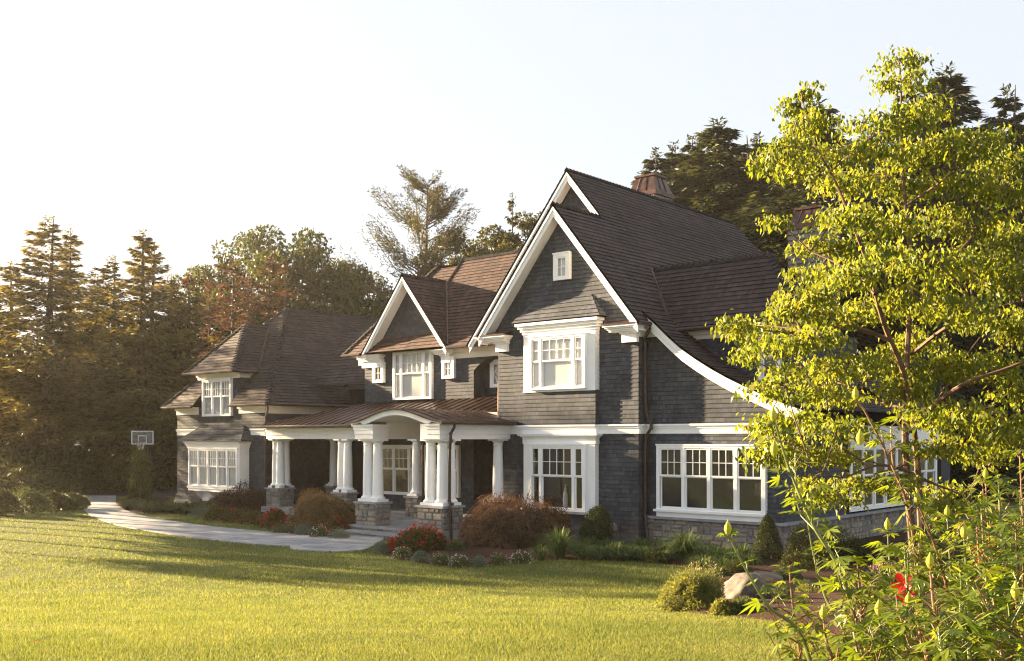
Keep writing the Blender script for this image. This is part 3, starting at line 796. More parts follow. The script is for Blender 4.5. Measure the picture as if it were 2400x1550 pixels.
# ---- porch entablature, ceiling, floor, steps
mb = MB()
def entab(mb, x0, x1, y0, y1, z0=2.87, z1=3.36, out=.0):
    for a, b, e in ((z0, z0 + .16, 0), (z0 + .161, z0 + .31, .02), (z0 + .311, z0 + .42, .04), (z0 + .421, z1, .09)):
        mb.box(x0 - e - out, x1 + e + out, y0 - e - out, y1 + e + out, a, b)
entab(mb, -5.65, -5.15, -3.36, -2.76, out=.03); mb.box(-6.05, -5.651, -3.33, -2.82, 2.872, 3.355); mb.mark()
entab(mb, -9.12, -8.28, -3.36, -2.76, out=.03); mb.mark()
entab(mb, -18.85, -9.7, .2, .58); mb.mark()
entab(mb, -19.2, -18.85, .21, 3.6); mb.mark()
entab(mb, -5.55, -5.15, -2.72, -.02); mb.mark()
mb.box(-9.1, -8.75, -2.7, .5, 2.871, 3.35); mb.mark(); mb.box(-10.2, -5.6, .3, .62, 2.872, 3.3)
H('porch_beam', mb, 'white')
mb = MB(); mb.box(-19.1, -9.2, .6, YM - .02, 2.96, 3.0); mb.box(-9.2, -5.72, .63, 4.6, 2.95, 3.0); mb.mark(); mb.box(-20.2, -18.9, .6, 3.6, 3.02, 3.05)
H('porch_ceiling', mb, 'cream')
mb = MB()
AX0, AX1, AZ = -9.22, -4.88, 3.42
def arch(t, rise=.42):    # reversed curve: flat at the ends, crown in the middle
    u = abs(2 * t - 1)
    return rise * (0.5 + 0.5 * math.cos(math.pi * min(1, u))) ** 0.85
N = 28
xs = [AX0 + (AX1 - AX0) * k / N for k in range(N + 1)]
zs_ = [AZ + arch(k / N) for k in range(N + 1)]
for k in range(N):    # arched fascia
    lo = [max(3.362, zs_[j] - .19) if 3 < j < N - 3 else zs_[j] - .06 for j in (k, k + 1)]
    mb.prism([(xs[k], -3.52, lo[0]), (xs[k + 1], -3.52, lo[1]), (xs[k + 1], -3.52, zs_[k + 1] - .012), (xs[k], -3.52, zs_[k] - .012)], (0, .09, 0))
H('portico_arch', mb, 'white')
mb = MB()
for k in range(N):    # vaulted ceiling behind the arch
    x0, x1 = xs[k], xs[k + 1]
    if x0 < -8.3 or x1 > -5.6: continue
    mb.face([(x0, -3.43, zs_[k] - .17), (x0, .6, zs_[k] - .17), (x1, .6, zs_[k + 1] - .17), (x1, -3.43, zs_[k + 1] - .17)])
mb.box(-8.76, -5.5, .28, .299, 2.88, 3.8); mb.box(-8.3, -8.27, -2.75, .28, 2.88, 3.5); mb.box(-5.64, -5.61, -2.75, .28, 2.88, 3.5)
H('portico_vault', mb, 'cream')
mb = MB()
mb.box(-9.2, -5.0, -3.34, .0, -.4, -.005); mb.box(-19.3, -5.7, .0, 5, -.4, -.004)
pf = H('porch_floor', mb, 'bluestone')
mb = MB()
mb.box(-9.32, -4.96, -3.55, -3.3, -.07, 0.004); mb.mark(); mb.box(-9.5, -6.0, -4.1, -3.5, -.2, -.14)
H('step_tread', mb, 'bluestone')
mb = MB(); core = MB(); core.box(-9.3, -6.0, -4.04, -3.3, -.42, -.202); core.box(-9.26, -5.0, -3.5, -3.3, -.4, -.072); f = H('step_riser', core, 'mortar')
stones(mb, -9.28, -6.2, -.4, -.202, lambda u, n, v: (u, -4.04 - n, v), hmin=.2, hmax=.24); weld(H('stone_facing', mb, 'stone', f))
mb = MB(); stones(mb, -9.2, -5.1, -.142, -.072, lambda u, n, v: (u, -3.49 - n * .4, v), hmin=.2, hmax=.24, gap=.006); weld(H('stone_facing', mb, 'stone', f))
# entrance door in the recess
mb = MB(); mb.box(-8.4, -7.3, 4.5, 4.59, 0, 2.3); mb.box(-8.5, -8.4, 4.48, 4.59, 0, 2.4); mb.box(-7.3, -7.2, 4.48, 4.59, 0, 2.4); H('door', mb, 'dark')
# hanging porch lantern
mb = MB(); mb.tube([(-7.0, 1.6, 2.95), (-7.0, 1.6, 2.75)], .012); mb.lathe((-7.0, 1.6, 2.3), [(.05, 0), (.11, .04), (.13, .3), (.05, .42), (.02, .46)], n=6); H('porch_lantern', mb, 'copper_dk')

# ---- copper porch roof
mb = MB(); sm = MB()
P1 = [(-19.35, -.25, 3.42), (-5.7, -.25, 3.42), (-5.7, YM, 4.45), (-15.93, YM, 4.40)]
P2 = [(-19.35, -.25, 3.42), (-19.35, 4.0, 3.42), (-15.93, YM, 4.40)]
for P in (P1, P2):
    A = [np.array(p) for p in P]; mb.face(A); mb.face([a - np.array([0, 0, .03]) for a in A[::-1]])
mb.prism([(-9.56, YM, 4.44), (-5.7, YM, 4.45), (-5.7, 3.5, 4.6), (-9.56, 3.5, 4.6)], (0, 0, -.03))
seams(mb, P1, (0, -1, 3), .43); seams(mb, P2, (-1, 0, 3), .43)
for k in range(N):     # eyebrow roof of the portico running back into the porch roof
    yb = lambda z: -.25 + (z - 3.42) / 1.02 * 3.15 + .35
    a = [(xs[k], -3.6, zs_[k]), (xs[k + 1], -3.6, zs_[k + 1]), (xs[k + 1], yb(zs_[k + 1]), zs_[k + 1] + .015), (xs[k], yb(zs_[k]), zs_[k] + .015)]
    mb.face(a, smooth_=False); mb.face([(p[0], p[1], p[2] - .014) for p in a[::-1]])
for y in np.arange(-3.58, 1.0, .42):
    pts = [(xs[k], y, zs_[k] + .016) for k in range(N + 1) if y < yb(zs_[k])]
    if len(pts) > 2:
        for a, b in zip(pts[:-1], pts[1:]):
            if abs(b[0] - a[0]) < .3: mb.beam(a, b, .025, .032, up=(0, 0, 1))
for y in (-3.6,):
    mb.tube([(xs[k], y, zs_[k] - .003) for k in range(N + 1)], .02, n=6)
H('porch_roof', mb, 'copper')

# ---- gutters and downspouts
mb = MB()
def gut(a, b, r=.065): mb.tube([a, b], r, n=8)
gut((-19.45, -.3, 3.38), (-9.25, -.3, 3.38)); mb.mark(); gut((-4.86, -3.62, 3.40), (-4.86, -.02, 3.40), .07); mb.mark(); gut((-9.3, -3.5, 3.38), (-9.3, -.3, 3.38)); mb.mark()
gut((xe + .05, Yf + .03, Zr(xe) - .06), (xe + .05, .45, Zr(xe) - .06)); mb.mark(); gut((-10.5, y0 - .06, z0 - .05), (-5.9, y0 - .06, z0 - .05)); mb.mark(); gut((-16.8, y0 - .06, z0 - .05), (-15.6, y0 - .06, z0 - .05)); mb.mark()
gut((.5, 1.2, ze - .05), (4.8, 1.2, ze - .05)); mb.mark(); gut((xe0, yE - .05, zE - .05), (-25.35, yE - .05, zE - .05)); mb.mark(); gut((-22.3, yE - .05, zE - .05), (xe1, yE - .05, zE - .05)); mb.mark()
gut((xe1 + .05, yE - .05, zE - .05), (xe1 + .05, 12.9, zE - .05)); mb.mark(); gut((-26.1, .4, de - .05), (-21.95, .4, de - .05)); mb.mark(); gut((-21.95, .4, de - .05), (-21.95, 1.75, de - .05)); mb.mark()
gut((4.8, 1.2, ze - .05), (4.8, 5.6, ze - .05)); mb.mark()
H('gutter', mb, 'copper_dk')
def spout(pts, r=.048, mat='copper_dk'):
    m = MB(); m.tube(pts, r, n=10)
    for p in pts[2:-1]:
        m.lathe((p[0], p[1], p[2]), [(r * 1.25, -.03), (r * 1.25, .03)], n=10)
    return H('downspout', m, mat)
spout([(xe + .05, .1, 6.32), (xe + .03, .1, 6.2), (.12, .16, 5.95), (.1, .2, 5.8), (.1, .2, 4.2), (.13, .22, 3.7), (.3, .22, 3.36), (.3, .22, 3.2), (.12, .2, 2.95), (.1, .2, 2.7), (.1, .2, .6), (.16, .15, .3), (.28, .1, -.2)])
spout([(-4.86, -3.0, 3.36), (-4.86, -3.0, 3.25), (-4.97, -3.05, 3.05), (-4.98, -3.05, 2.8), (-5.02, -3.05, 2.6), (-5.03, -3.05, .95), (-4.93, -3.1, .7), (-4.9, -3.1, -.3)])
spout([(-19.45, .45, 4.33), (-19.5, .5, 4.15), (-20.1, .8, 3.8), (-20.13, .82, 3.5), (-20.05, .8, 3.2), (-20.13, .82, 2.9), (-20.13, .82, -.25)])
spout([(-6.35, y0 - .06, 6.4), (-6.35, y0 - .08, 6.2), (-5.85, 2.0, 5.85), (-5.78, 1.6, 5.4), (-5.76, .1, 5.1), (-5.76, .06, 3.6)], .042, 'copper')
spout([(-9.62, .1, 3.35), (-9.62, .12, 3.1), (-9.55, .17, 2.8), (-9.55, .16, -.1)], .045)

# ---- chimneys: stone stack with a copper hood
def chimney(cx_, cy_, wx, wy, z0, z1, z2):
    core = MB(); core.box(cx_ - wx / 2 + .03, cx_ + wx / 2 - .03, cy_ - wy / 2 + .03, cy_ + wy / 2 - .03, z0, z1); o = H('chimney', core, 'mortar')
    s = MB(); x0, x1, y0_, y1_ = cx_ - wx / 2, cx_ + wx / 2, cy_ - wy / 2, cy_ + wy / 2
    stones(s, x0, x1, z0, z1, lambda u, n, v: (u, y0_ + .02 - n, v)); stones(s, y0_, y1_, z0, z1, lambda u, n, v: (x1 - .02 + n, u, v))
    stones(s, x0, x1, z0, z1, lambda u, n, v: (x1 + x0 - u, y1_ - .02 + n, v)); stones(s, y0_, y1_, z0, z1, lambda u, n, v: (x0 + .02 - n, y1_ + y0_ - u, v))
    weld(H('stone_facing', s, 'stone', o))
    h = MB(); e = .07
    h.box(x0 - e, x1 + e, y0_ - e, y1_ + e, z1, z1 + .16)
    A = [(x0 - .03, y0_ - .03), (x1 + .03, y0_ - .03), (x1 + .03, y1_ + .03), (x0 - .03, y1_ + .03)]; k = .66
    B = [(cx_ + (a - cx_) * k, cy_ + (b - cy_) * k) for a, b in A]
    lo = [(a, b, z1 + .16) for a, b in A]; hi = [(a, b, z2 - .08) for a, b in B]
    for i in range(4):
        j = (i + 1) % 4; h.face([lo[i], lo[j], hi[j], hi[i]])
        for t in (.3, .65):
            p = np.array(lo[i]) * (1 - t) + np.array(lo[j]) * t; q = np.array(hi[i]) * (1 - t) + np.array(hi[j]) * t; h.beam(p * .93 + q * .07, q, .04, .05)
    h.box(B[0][0] - .05, B[1][0] + .05, B[0][1] - .05, B[2][1] + .05, z2 - .08, z2)
    H('chimney_hood', h, 'copper', o)
chimney(-5.75, 9.4, 1.25, 1.25, 9.5, 12.7, 13.6)
p = AT(1890, 560, 35.5)
chimney(p[0], p[1] + .6, 1.25, 1.5, 4.0, 10.15, 10.95)
# low roof over the glazed side room
mb = MB()
courses(mb, [(5.0, 9.0, 3.7), (5.0, 13.4, 3.7), (.5, 13.4, 6.3), (.5, 9.0, 6.3)], (1, 0, 1), **RO)
H('roof', mb, 'roof')
mb = MB(); mb.box(4.56, 4.62, .6, 4.75, 3.04, 3.33); mb.mark(); mb.box(4.56, 4.66, 4.7, 12.7, 2.76, 3.3); H('side_frieze', mb, 'white')

# statue seen through the ground floor window (stands on the inner sill)
mb = MB(); mb.lathe((-2.72, -.125, .72), [(.085, 0), (.085, .04), (.075, .07), (.085, .2), (.075, .3), (.065, .42), (.04, .5), (.03, .52), (.042, .56), (.03, .6), (.012, .64), (.01, .72)], n=16)
mb.beam((-2.76, -.125, 1.40), (-2.68, -.125, 1.40), .015, .02)
tag(mb.build('window_statue', m_plain('grey_plaster', (.34, .34, .35))), 'small white figure standing inside the ground floor window behind the glass', 'statue')
# gas meter by the corner
t = thing('gas_meter', 'grey gas meter with pipes against the dark wall behind the round boxwood', 'gas meter', (-.75, -.25, -.12)); t.scale = (.75, .75, .75)
mb = MB(); mb.box(-.16, .12, -.1, .1, .28, .56); mb.lathe((-.02, -.14, .42), [(.08, -.05), (.09, 0), (.08, .05)], n=12); mb.build('meter_body', m_plain('grey_meter', (.22, .23, .24), var=.1), t)
mb = MB(); mb.tube([(.08, 0, .5), (.08, 0, .64), (.32, 0, .64), (.32, 0, -.1)], .03); mb.tube([(-.1, 0, .5), (-.1, 0, .7), (-.25, .05, .7), (-.25, .2, .7)], .025); mb.tube([(.3, 0, .3), (.5, 0, .3), (.5, 0, .2)], .03); mb.build('pipe', M['copper_dk'], t)

# ================================================================== GROUND
def inside(P, poly):
    P = np.asarray(P); poly = np.asarray(poly); x, y = P[:, 0], P[:, 1]; c = np.zeros(len(P), bool); n = len(poly)
    for i in range(n):
        x0, y0 = poly[i]; x1, y1 = poly[(i + 1) % n]
        h = ((y0 > y) != (y1 > y)) & (x < (x1 - x0) * (y - y0) / (y1 - y0 + 1e-12) + x0); c ^= h
    return c
def spline(pts, n=6, closed=False):
    P = [np.array(p, float) for p in pts]; out = []; m = len(P)
    for i in range(m if closed else m - 1):
        p0, p1, p2, p3 = P[(i - 1) % m] if closed or i else P[0], P[i], P[(i + 1) % m], P[(i + 2) % m] if closed or i + 2 < m else P[-1]
        for k in range(n):
            t = k / n
            out.append(.5 * ((2 * p1) + (-p0 + p2) * t + (2 * p0 - 5 * p1 + 4 * p2 - p3) * t * t + (-p0 + 3 * p1 - 3 * p2 + p3) * t ** 3))
    if not closed: out.append(P[-1])
    return out
g2 = lambda px, py: tuple(G(px, py)[:2])

# materials of the ground
def m_ground(name, stops, scale, bump=.5, fine=60):
    m, t, o = new_mat(name); L = t.links.new
    geo = nd(t, 'ShaderNodeNewGeometry')
    a = nd(t, 'ShaderNodeTexNoise', Scale=scale, Detail=5.0); L(geo.outputs['Position'], a.inputs['Vector'])
    b_ = nd(t, 'ShaderNodeTexNoise', Scale=fine, Detail=3.0); L(geo.outputs['Position'], b_.inputs['Vector'])
    f = mth(t, 'ADD', mth(t, 'MULTIPLY', a.outputs[0], .5), mth(t, 'MULTIPLY', b_.outputs[0], .5))
    r = ramp(t, stops); L(f, r.inputs[0])
    b = nd(t, 'ShaderNodeBsdfPrincipled', Roughness=.9); b.inputs['Specular IOR Level'].default_value = .15; L(r.outputs[0], b.inputs['Base Color'])
    bp = nd(t, 'ShaderNodeBump', Strength=bump, Distance=.04); L(b_.outputs[0], bp.inputs['Height']); L(bp.outputs[0], b.inputs['Normal'])
    L(b.outputs[0], o.inputs[0]); return m
M['lawn'] = m_ground('lawn_ground', [(.35, (.045, .058, .012)), (.5, (.078, .092, .020)), (.65, (.115, .125, .032))], .8)
M['mulch'] = m_ground('bark_mulch', [(.35, (.016, .009, .006)), (.5, (.045, .022, .013)), (.66, (.095, .045, .026))], 2.0, bump=1.0, fine=35)
M['forest_floor'] = m_ground('forest_floor', [(.35, (.028, .022, .012)), (.5, (.05, .045, .02)), (.65, (.08, .07, .03))], .5)
M['asphalt'] = m_ground('asphalt', [(.3, (.045, .045, .048)), (.7, (.062, .060, .062))], 1.0, bump=.3, fine=120)
def m_flag():
    m, t, o = new_mat('bluestone_flags'); L = t.links.new
    uv = nd(t, 'ShaderNodeUVMap'); br = nd(t, 'ShaderNodeTexBrick', Scale=1.0)
    br.inputs['Mortar Size'].default_value = .012; br.inputs['Brick Width'].default_value = .9; br.inputs['Row Height'].default_value = .45
    br.inputs['Color1'].default_value = (.20, .21, .235, 1); br.inputs['Color2'].default_value = (.34, .335, .34, 1); br.inputs['Mortar'].default_value = (.07, .065, .055, 1)
    L(uv.outputs[0], br.inputs['Vector'])
    geo = nd(t, 'ShaderNodeNewGeometry'); ns = nd(t, 'ShaderNodeTexNoise', Scale=2.5, Detail=5.0); L(geo.outputs['Position'], ns.inputs['Vector'])
    r = ramp(t, [(.3, (.75, .76, .8)), (.7, (1.2, 1.17, 1.1))]); L(ns.outputs[0], r.inputs[0])
    b = nd(t, 'ShaderNodeBsdfPrincipled', Roughness=.75); L(mix(t, 1.0, br.outputs[0], r.outputs[0], 'MULTIPLY'), b.inputs['Base Color'])
    L(b.outputs[0], o.inputs[0]); return m
M['flag'] = m_flag()

# lawn and land: one sheet out to the horizon
qs = np.concatenate([np.linspace(-40, 2, 12), np.linspace(3, 40, 112), np.linspace(41, 80, 30), np.geomspace(85, 280, 14)])
ls = np.concatenate([-np.geomspace(240, 45, 12), np.linspace(-42, 42, 140), np.geomspace(45, 240, 12)])
Q, Lr = np.meshgrid(qs, ls, indexing='ij')
X = CAM[0] + Q * VV[0] + Lr * RR[0]; Y = CAM[1] + Q * VV[1] + Lr * RR[1]; Z = gz(X, Y)
V = np.stack([X, Y, Z], -1).reshape(-1, 3); nq, nl = Q.shape
i, j = np.meshgrid(np.arange(nq - 1), np.arange(nl - 1), indexing='ij'); a = i * nl + j
lawn = npmesh('lawn', V, np.stack([a, a + 1, a + nl + 1, a + nl], -1).reshape(-1, 4), M['lawn'], smooth_=True); tag(lawn, kind='structure')

def sheet(name, poly, mat, lift, res=.35, mound=0.0, side=.05):
    """flat sheet that follows the ground inside an outline (world x, y)"""
    import bmesh
    poly = [np.array(p[:2], float) for p in poly]
    bm = bmesh.new(); vs = [bm.verts.new((p[0], p[1], 0)) for p in poly]
    bm.faces.new(vs); bmesh.ops.triangulate(bm, faces=bm.faces[:])
    xs_ = [p[0] for p in poly]; ys_ = [p[1] for p in poly]
    for ax, lo, hi in ((0, min(xs_), max(xs_)), (1, min(ys_), max(ys_))):
        k = lo + res
        while k < hi:
            co = [0, 0, 0]; no = [0, 0, 0]; co[ax] = k; no[ax] = 1
            bmesh.ops.bisect_plane(bm, geom=bm.verts[:] + bm.edges[:] + bm.faces[:], plane_co=co, plane_no=no); k += res
    pa = np.array(poly)
    for v in bm.verts:
        z = float(gz(v.co.x, v.co.y)) + lift
        if mound:
            d = 1e9
            for k in range(len(pa)):
                p, q = pa[k], pa[(k + 1) % len(pa)]; e = q - p; t = max(0, min(1, ((v.co.x - p[0]) * e[0] + (v.co.y - p[1]) * e[1]) / (e @ e + 1e-9)))
                d = min(d, math.hypot(v.co.x - p[0] - e[0] * t, v.co.y - p[1] - e[1] * t))
            z += mound * min(1, d / .8)
        v.co.z = z
    bmesh.ops.recalc_face_normals(bm, faces=bm.faces[:])
    for f_ in bm.faces:
        if f_.normal.z < 0: f_.normal_flip()
    bd = [e for e in bm.edges if e.is_boundary]
    r_ = bmesh.ops.extrude_edge_only(bm, edges=bd)
    for v in r_['geom']:
        if isinstance(v, bmesh.types.BMVert): v.co.z -= side
    uvl = bm.loops.layers.uv.new('UVMap')
    for f_ in bm.faces:
        for l_ in f_.loops: l_[uvl].uv = (l_.vert.co.x * .97 + l_.vert.co.y * .25, l_.vert.co.y * .97 - l_.vert.co.x * .25)
    me = bpy.data.meshes.new(name); bm.to_mesh(me); bm.free(); me.materials.append(mat)
    o = link(bpy.data.objects.new(name, me)); return tag(o, kind='structure')

# ---- curving path with its rounded landing
lower = [(188, 1163), (186, 1177), (196, 1196), (222, 1214), (280, 1233), (360, 1248), (455, 1262), (560, 1274), (640, 1280), (680, 1281)]
land = [(679, 1286), (700, 1291), (745, 1294), (800, 1294), (848, 1291), (872, 1283)]
upper = [(905, 1262), (830, 1257), (815, 1262), (740, 1258), (690, 1254), (600, 1246), (500, 1236), (410, 1224), (335, 1211), (292, 1196), (273, 1180), (272, 1163)]
path_poly = [g2(*p) for p in spline([np.array(p) for p in lower], 4)] + [g2(*p) for p in spline([np.array(p) for p in land], 4)] + [g2(*p) for p in spline([np.array(p) for p in upper], 4)]
sheet('path', path_poly, M['flag'], .035)
# ---- driveway in front of the trees and its granite edging
drv = [g2(150, 1162), g2(272, 1165), g2(330, 1158), g2(430, 1150)] + [(-36, 9), (-48, 14), (-60, 2), (-52, -8)]
drv = [g2(186, 1164), g2(275, 1164), g2(420, 1165), (-29, 6), (-33, 20), g2(415, 1142), g2(330, 1143), g2(240, 1146), g2(190, 1149), g2(120, 1156)]
sheet('driveway', drv, M['asphalt'], .02, res=1.5)
mb = MB(); kp = [G(x, y) for x, y in spline([np.array(p, float) for p in ((150, 1152), (190, 1146.5), (240, 1143), (330, 1140), (415, 1139))], 7)]
for a, b in zip(kp[:-1], kp[1:]):
    d = (b - a); u = a + d * .03; v_ = b - d * .03; mb.beam(u + UU * .06, v_ + UU * .06, .2, .22)
tag(mb.build('driveway_edging', M['bluestone']), 'pale granite block edging curving along the far side of the driveway', 'edging')
# ---- planting beds
edge_main = [(884, 1287), (905, 1303), (950, 1313), (1010, 1322), (1080, 1325), (1140, 1322), (1210, 1316), (1290, 1312), (1380, 1313), (1470, 1316), (1560, 1322), (1620, 1333), (1668, 1348)]
bed_main = [g2(*p) for p in spline([np.array(p) for p in edge_main], 4)] + [(7.2, -5.5), (9.5, -1.5), (9.5, 12), (4.5, 12), (4.45, .3), (.1, .3), (0, -.05), (-5.0, -.05), (-5.0, -3.6)]
sheet('planting_bed', bed_main, M['mulch'], .02, mound=.1)
edge_left = [(262, 1177), (285, 1196), (330, 1203), (400, 1206), (436, 1203), (470, 1208), (520, 1213), (575, 1219), (612, 1231), (640, 1246), (700, 1253), (760, 1257), (812, 1260)]
bed_left = [g2(*p) for p in spline([np.array(p) for p in edge_left], 4)] + [(-9.3, -3.7), (-9.3, .0), (-18.5, .0), (-20.2, .7), (-27.5, .7), g2(395, 1166), g2(300, 1166)]
sheet('planting_bed', bed_left, M['mulch'], .02, mound=.08)
bed_far = [g2(*p) for p in spline([np.array(p) for p in ((-140, 1218), (-20, 1208), (60, 1203), (130, 1197), (186, 1192))], 4)] + [g2(190, 1166), g2(150, 1157), g2(0, 1157), g2(-140, 1160)]
sheet('planting_bed', bed_far, M['mulch'], .02, mound=.05)
edge_near = [(1556, 1418), (1600, 1434), (1680, 1444), (1760, 1452), (1850, 1462), (1930, 1482), (2010, 1516), (2060, 1560), (2090, 1640)]
bed_near = [g2(*p) for p in spline([np.array(p) for p in edge_near], 4)] + [(18.6, -20.5), (24, -12), (16, -2), g2(1900, 1330), g2(1700, 1340), g2(1590, 1372)]
sheet('planting_bed', bed_near, M['mulch'], .02, mound=.12)
woods = [g2(120, 1140), g2(415, 1137.5), (-45, 60), (-140, 90), (-130, -60), (-60, -20), g2(-250, 1150)]
BEDS = [path_poly, bed_main, bed_left, bed_far, bed_near, drv]

# ---- grass blades, thickest where the lawn is near
def grass():
    n = 1250000
    q0, q1 = 6.0, 62.0
    # equal numbers per picture area: uniform in 1/q, uniform in angle
    iq = rng.uniform(1 / q1, 1 / q0, n); q = 1 / iq
    a = rng.uniform(-.85, .68, n); l = a * q
    x = CAM[0] + q * VV[0] + l * RR[0]; y = CAM[1] + q * VV[1] + l * RR[1]
    P = np.stack([x, y], 1); ok = np.ones(n, bool)
    for b in BEDS: ok &= ~inside(P, b)
    ok &= ~((x > -27.6) & (x < 5) & (y > -.2))
    x, y, q = x[ok], y[ok], q[ok]; n = len(x); z = gz(x, y)
    # worn tracks and thin patches
    h = rng.uniform(.016, .042, n) * (1 + .35 * np.sin(x * 1.3 + 2 * np.sin(y * .7)) * .5)
    for tr in (((-60, 1356), (250, 1360), (480, 1368), (640, 1376)), ((-60, 1376), (120, 1381), (300, 1383), (420, 1384), (620, 1386)), ((-80, 1476), (60, 1474))):
        T = np.array([G(*p)[:2] for p in spline([np.array(p, float) for p in tr], 5)]); dmin = np.full(len(x), 9.0)
        for p in T: dmin = np.minimum(dmin, np.hypot(x - p[0], y - p[1]) * (1 + .8 * np.sin(x * 2.1) * np.sin(y * 1.7)))
        h *= np.where(dmin < .14, .5, 1)
    patch = np.sin(x * .9 + 1.3 * np.sin(y * .5)) * np.sin(y * 1.1 + np.sin(x * .7)); h *= 1 + .22 * patch
    h *= np.clip(q / 14, 1, 1.5); wd = rng.uniform(.0025, .0045, n) * np.clip(q / 9, .9, 3.4)
    th = rng.uniform(0, 2 * np.pi, n); ln = rng.uniform(.1, .9, n); bt = rng.uniform(0, 2 * np.pi, n)
    bx, by = np.cos(th) * wd, np.sin(th) * wd
    tip = np.stack([x + np.cos(bt) * h * ln, y + np.sin(bt) * h * ln, z + h], 1)
    A = np.stack([x - bx, y - by, z - .005], 1); B = np.stack([x + bx, y + by, z - .005], 1)
    V = np.stack([A, B, tip], 1).reshape(-1, 3)
    F_ = np.arange(3 * n).reshape(-1, 3)
    m = m_leaf('grass_blade', [(0, (.062, .09, .023)), (.3, (.122, .15, .039)), (.55, (.19, .20, .062)), (.8, (.275, .258, .105)), (1, (.42, .37, .19))], trans=.5, rough=.6, spec=.2, clump=.55, cscale=.9, tint=(1.15, 1.15, .6))
    return tag(npmesh('grass', V, F_, m), kind='stuff')
grass()

# ================================================================== PLANT KIT
def unit(v): return v / (np.linalg.norm(v, axis=-1, keepdims=True) + 1e-9)
def leaves(P, D, L_, W_, fold=.25, seed=0, droop=0.0, roll=None):
    """leaf-shaped quads: P base points, D directions, L_ lengths, W_ widths -> verts, faces (two faces per leaf folded on the midrib, 6 verts)"""
    n = len(P); D = unit(D); r = np.random.default_rng(seed)
    rnd = unit(r.normal(size=(n, 3))) if roll is None else roll
    S = unit(np.cross(D, rnd)); N = np.cross(S, D)
    L_ = np.broadcast_to(L_, (n,))[:, None]; W_ = np.broadcast_to(W_, (n,))[:, None]
    tip = P + D * L_ - UU * droop * L_
    m1 = P + D * L_ * .45
    lft = m1 + S * W_ * .5 + N * W_ * fold; rgt = m1 - S * W_ * .5 + N * W_ * fold
    V = np.stack([P, rgt, tip, lft], 1).reshape(-1, 3)
    F_ = np.arange(4 * n).reshape(-1, 4)
    return V, F_
class Leafs:
    def __init__(s): s.V = []; s.F = []; s.n = 0
    def add(s, V, F_): s.V.append(V); s.F.append(F_ + s.n); s.n += len(V)
    def build(s, name, mat, parent=None): return npmesh(name, np.concatenate(s.V), np.concatenate(s.F), mat, parent)
def sph(n, r):
    return unit(r.normal(size=(n, 3)))

# foliage colours
M['spruce'] = m_leaf('spruce_needles', [(0, (.022, .032, .015)), (.4, (.055, .064, .026)), (.75, (.11, .104, .038)), (1, (.17, .14, .05))], trans=.28, clump=.9, cscale=.5)
M['hemlock'] = m_leaf('hemlock_needles', [(0, (.055, .058, .018)), (.4, (.125, .115, .034)), (.75, (.22, .18, .052)), (1, (.32, .235, .075))], trans=.5, clump=.9, cscale=.4, tint=(1.35, 1.1, .5))
M['rust'] = m_leaf('rust_needles', [(0, (.06, .035, .022)), (.5, (.12, .072, .042)), (1, (.20, .125, .075))], trans=.4, clump=.8, cscale=.5, tint=(1.25, .95, .65))
M['oak'] = m_leaf('oak_leaves', [(0, (.028, .042, .014)), (.45, (.060, .074, .020)), (.8, (.11, .112, .030)), (1, (.17, .14, .04))], trans=.35, clump=.9, cscale=.35)
M['pine'] = m_leaf('pine_needles', [(0, (.03, .036, .014)), (.5, (.065, .062, .024)), (1, (.13, .105, .04))], trans=.35, clump=.8, cscale=.5)
M['dogwood'] = m_leaf('dogwood_leaves', [(0, (.07, .11, .016)), (.35, (.165, .20, .026)), (.65, (.26, .265, .04)), (.92, (.36, .32, .06)), (1, (.41, .25, .08))], trans=.55, rough=.5, spec=.3, clump=.7, cscale=2.2, tint=(1.17, 1.12, .42))
M['hibiscus'] = m_leaf('hibiscus_leaves', [(0, (.065, .11, .014)), (.5, (.15, .20, .024)), (.85, (.24, .27, .035)), (1, (.33, .29, .06))], trans=.55, rough=.45, spec=.3, clump=.5, cscale=2.5, tint=(1.3, 1.2, .35))
M['maple'] = m_leaf('laceleaf_maple', [(0, (.050, .029, .019)), (.45, (.115, .064, .036)), (.8, (.20, .12, .062)), (1, (.32, .20, .10))], trans=.35, clump=.8, cscale=2.0, tint=(1.3, .95, .5))
M['maple_gold'] = m_leaf('golden_laceleaf_maple', [(0, (.085, .052, .02)), (.45, (.21, .135, .05)), (.8, (.34, .23, .085)), (1, (.48, .34, .13))], trans=.4, clump=.8, cscale=2.0, tint=(1.3, 1.0, .5))
M['box'] = m_leaf('boxwood_leaves', [(0, (.022, .034, .008)), (.5, (.055, .070, .016)), (1, (.12, .13, .03))], trans=.25, clump=.7, cscale=6)
M['shade_shrub'] = m_leaf('woodland_shrub', [(0, (.030, .040, .012)), (.5, (.08, .085, .022)), (1, (.17, .15, .045))], trans=.4, clump=.9, cscale=.6)
M['sun_shrub'] = m_leaf('yellow_green_shrub', [(0, (.11, .13, .03)), (.5, (.24, .24, .08)), (1, (.42, .38, .17))], trans=.45, clump=.7, cscale=3)
M['blade'] = m_leaf('ornamental_grass', [(0, (.05, .085, .028)), (.5, (.10, .15, .05)), (1, (.20, .23, .10))], trans=.35, clump=.5, cscale=2)
M['herb'] = m_leaf('low_herb', [(0, (.05, .07, .025)), (.5, (.11, .13, .05)), (1, (.2, .2, .09))], trans=.35, clump=.6, cscale=4)
M['sage'] = m_leaf('silver_leaves', [(0, (.10, .13, .09)), (.5, (.18, .21, .15)), (1, (.28, .3, .22))], trans=.25, clump=.5, cscale=4, tint=(1, 1, .8))
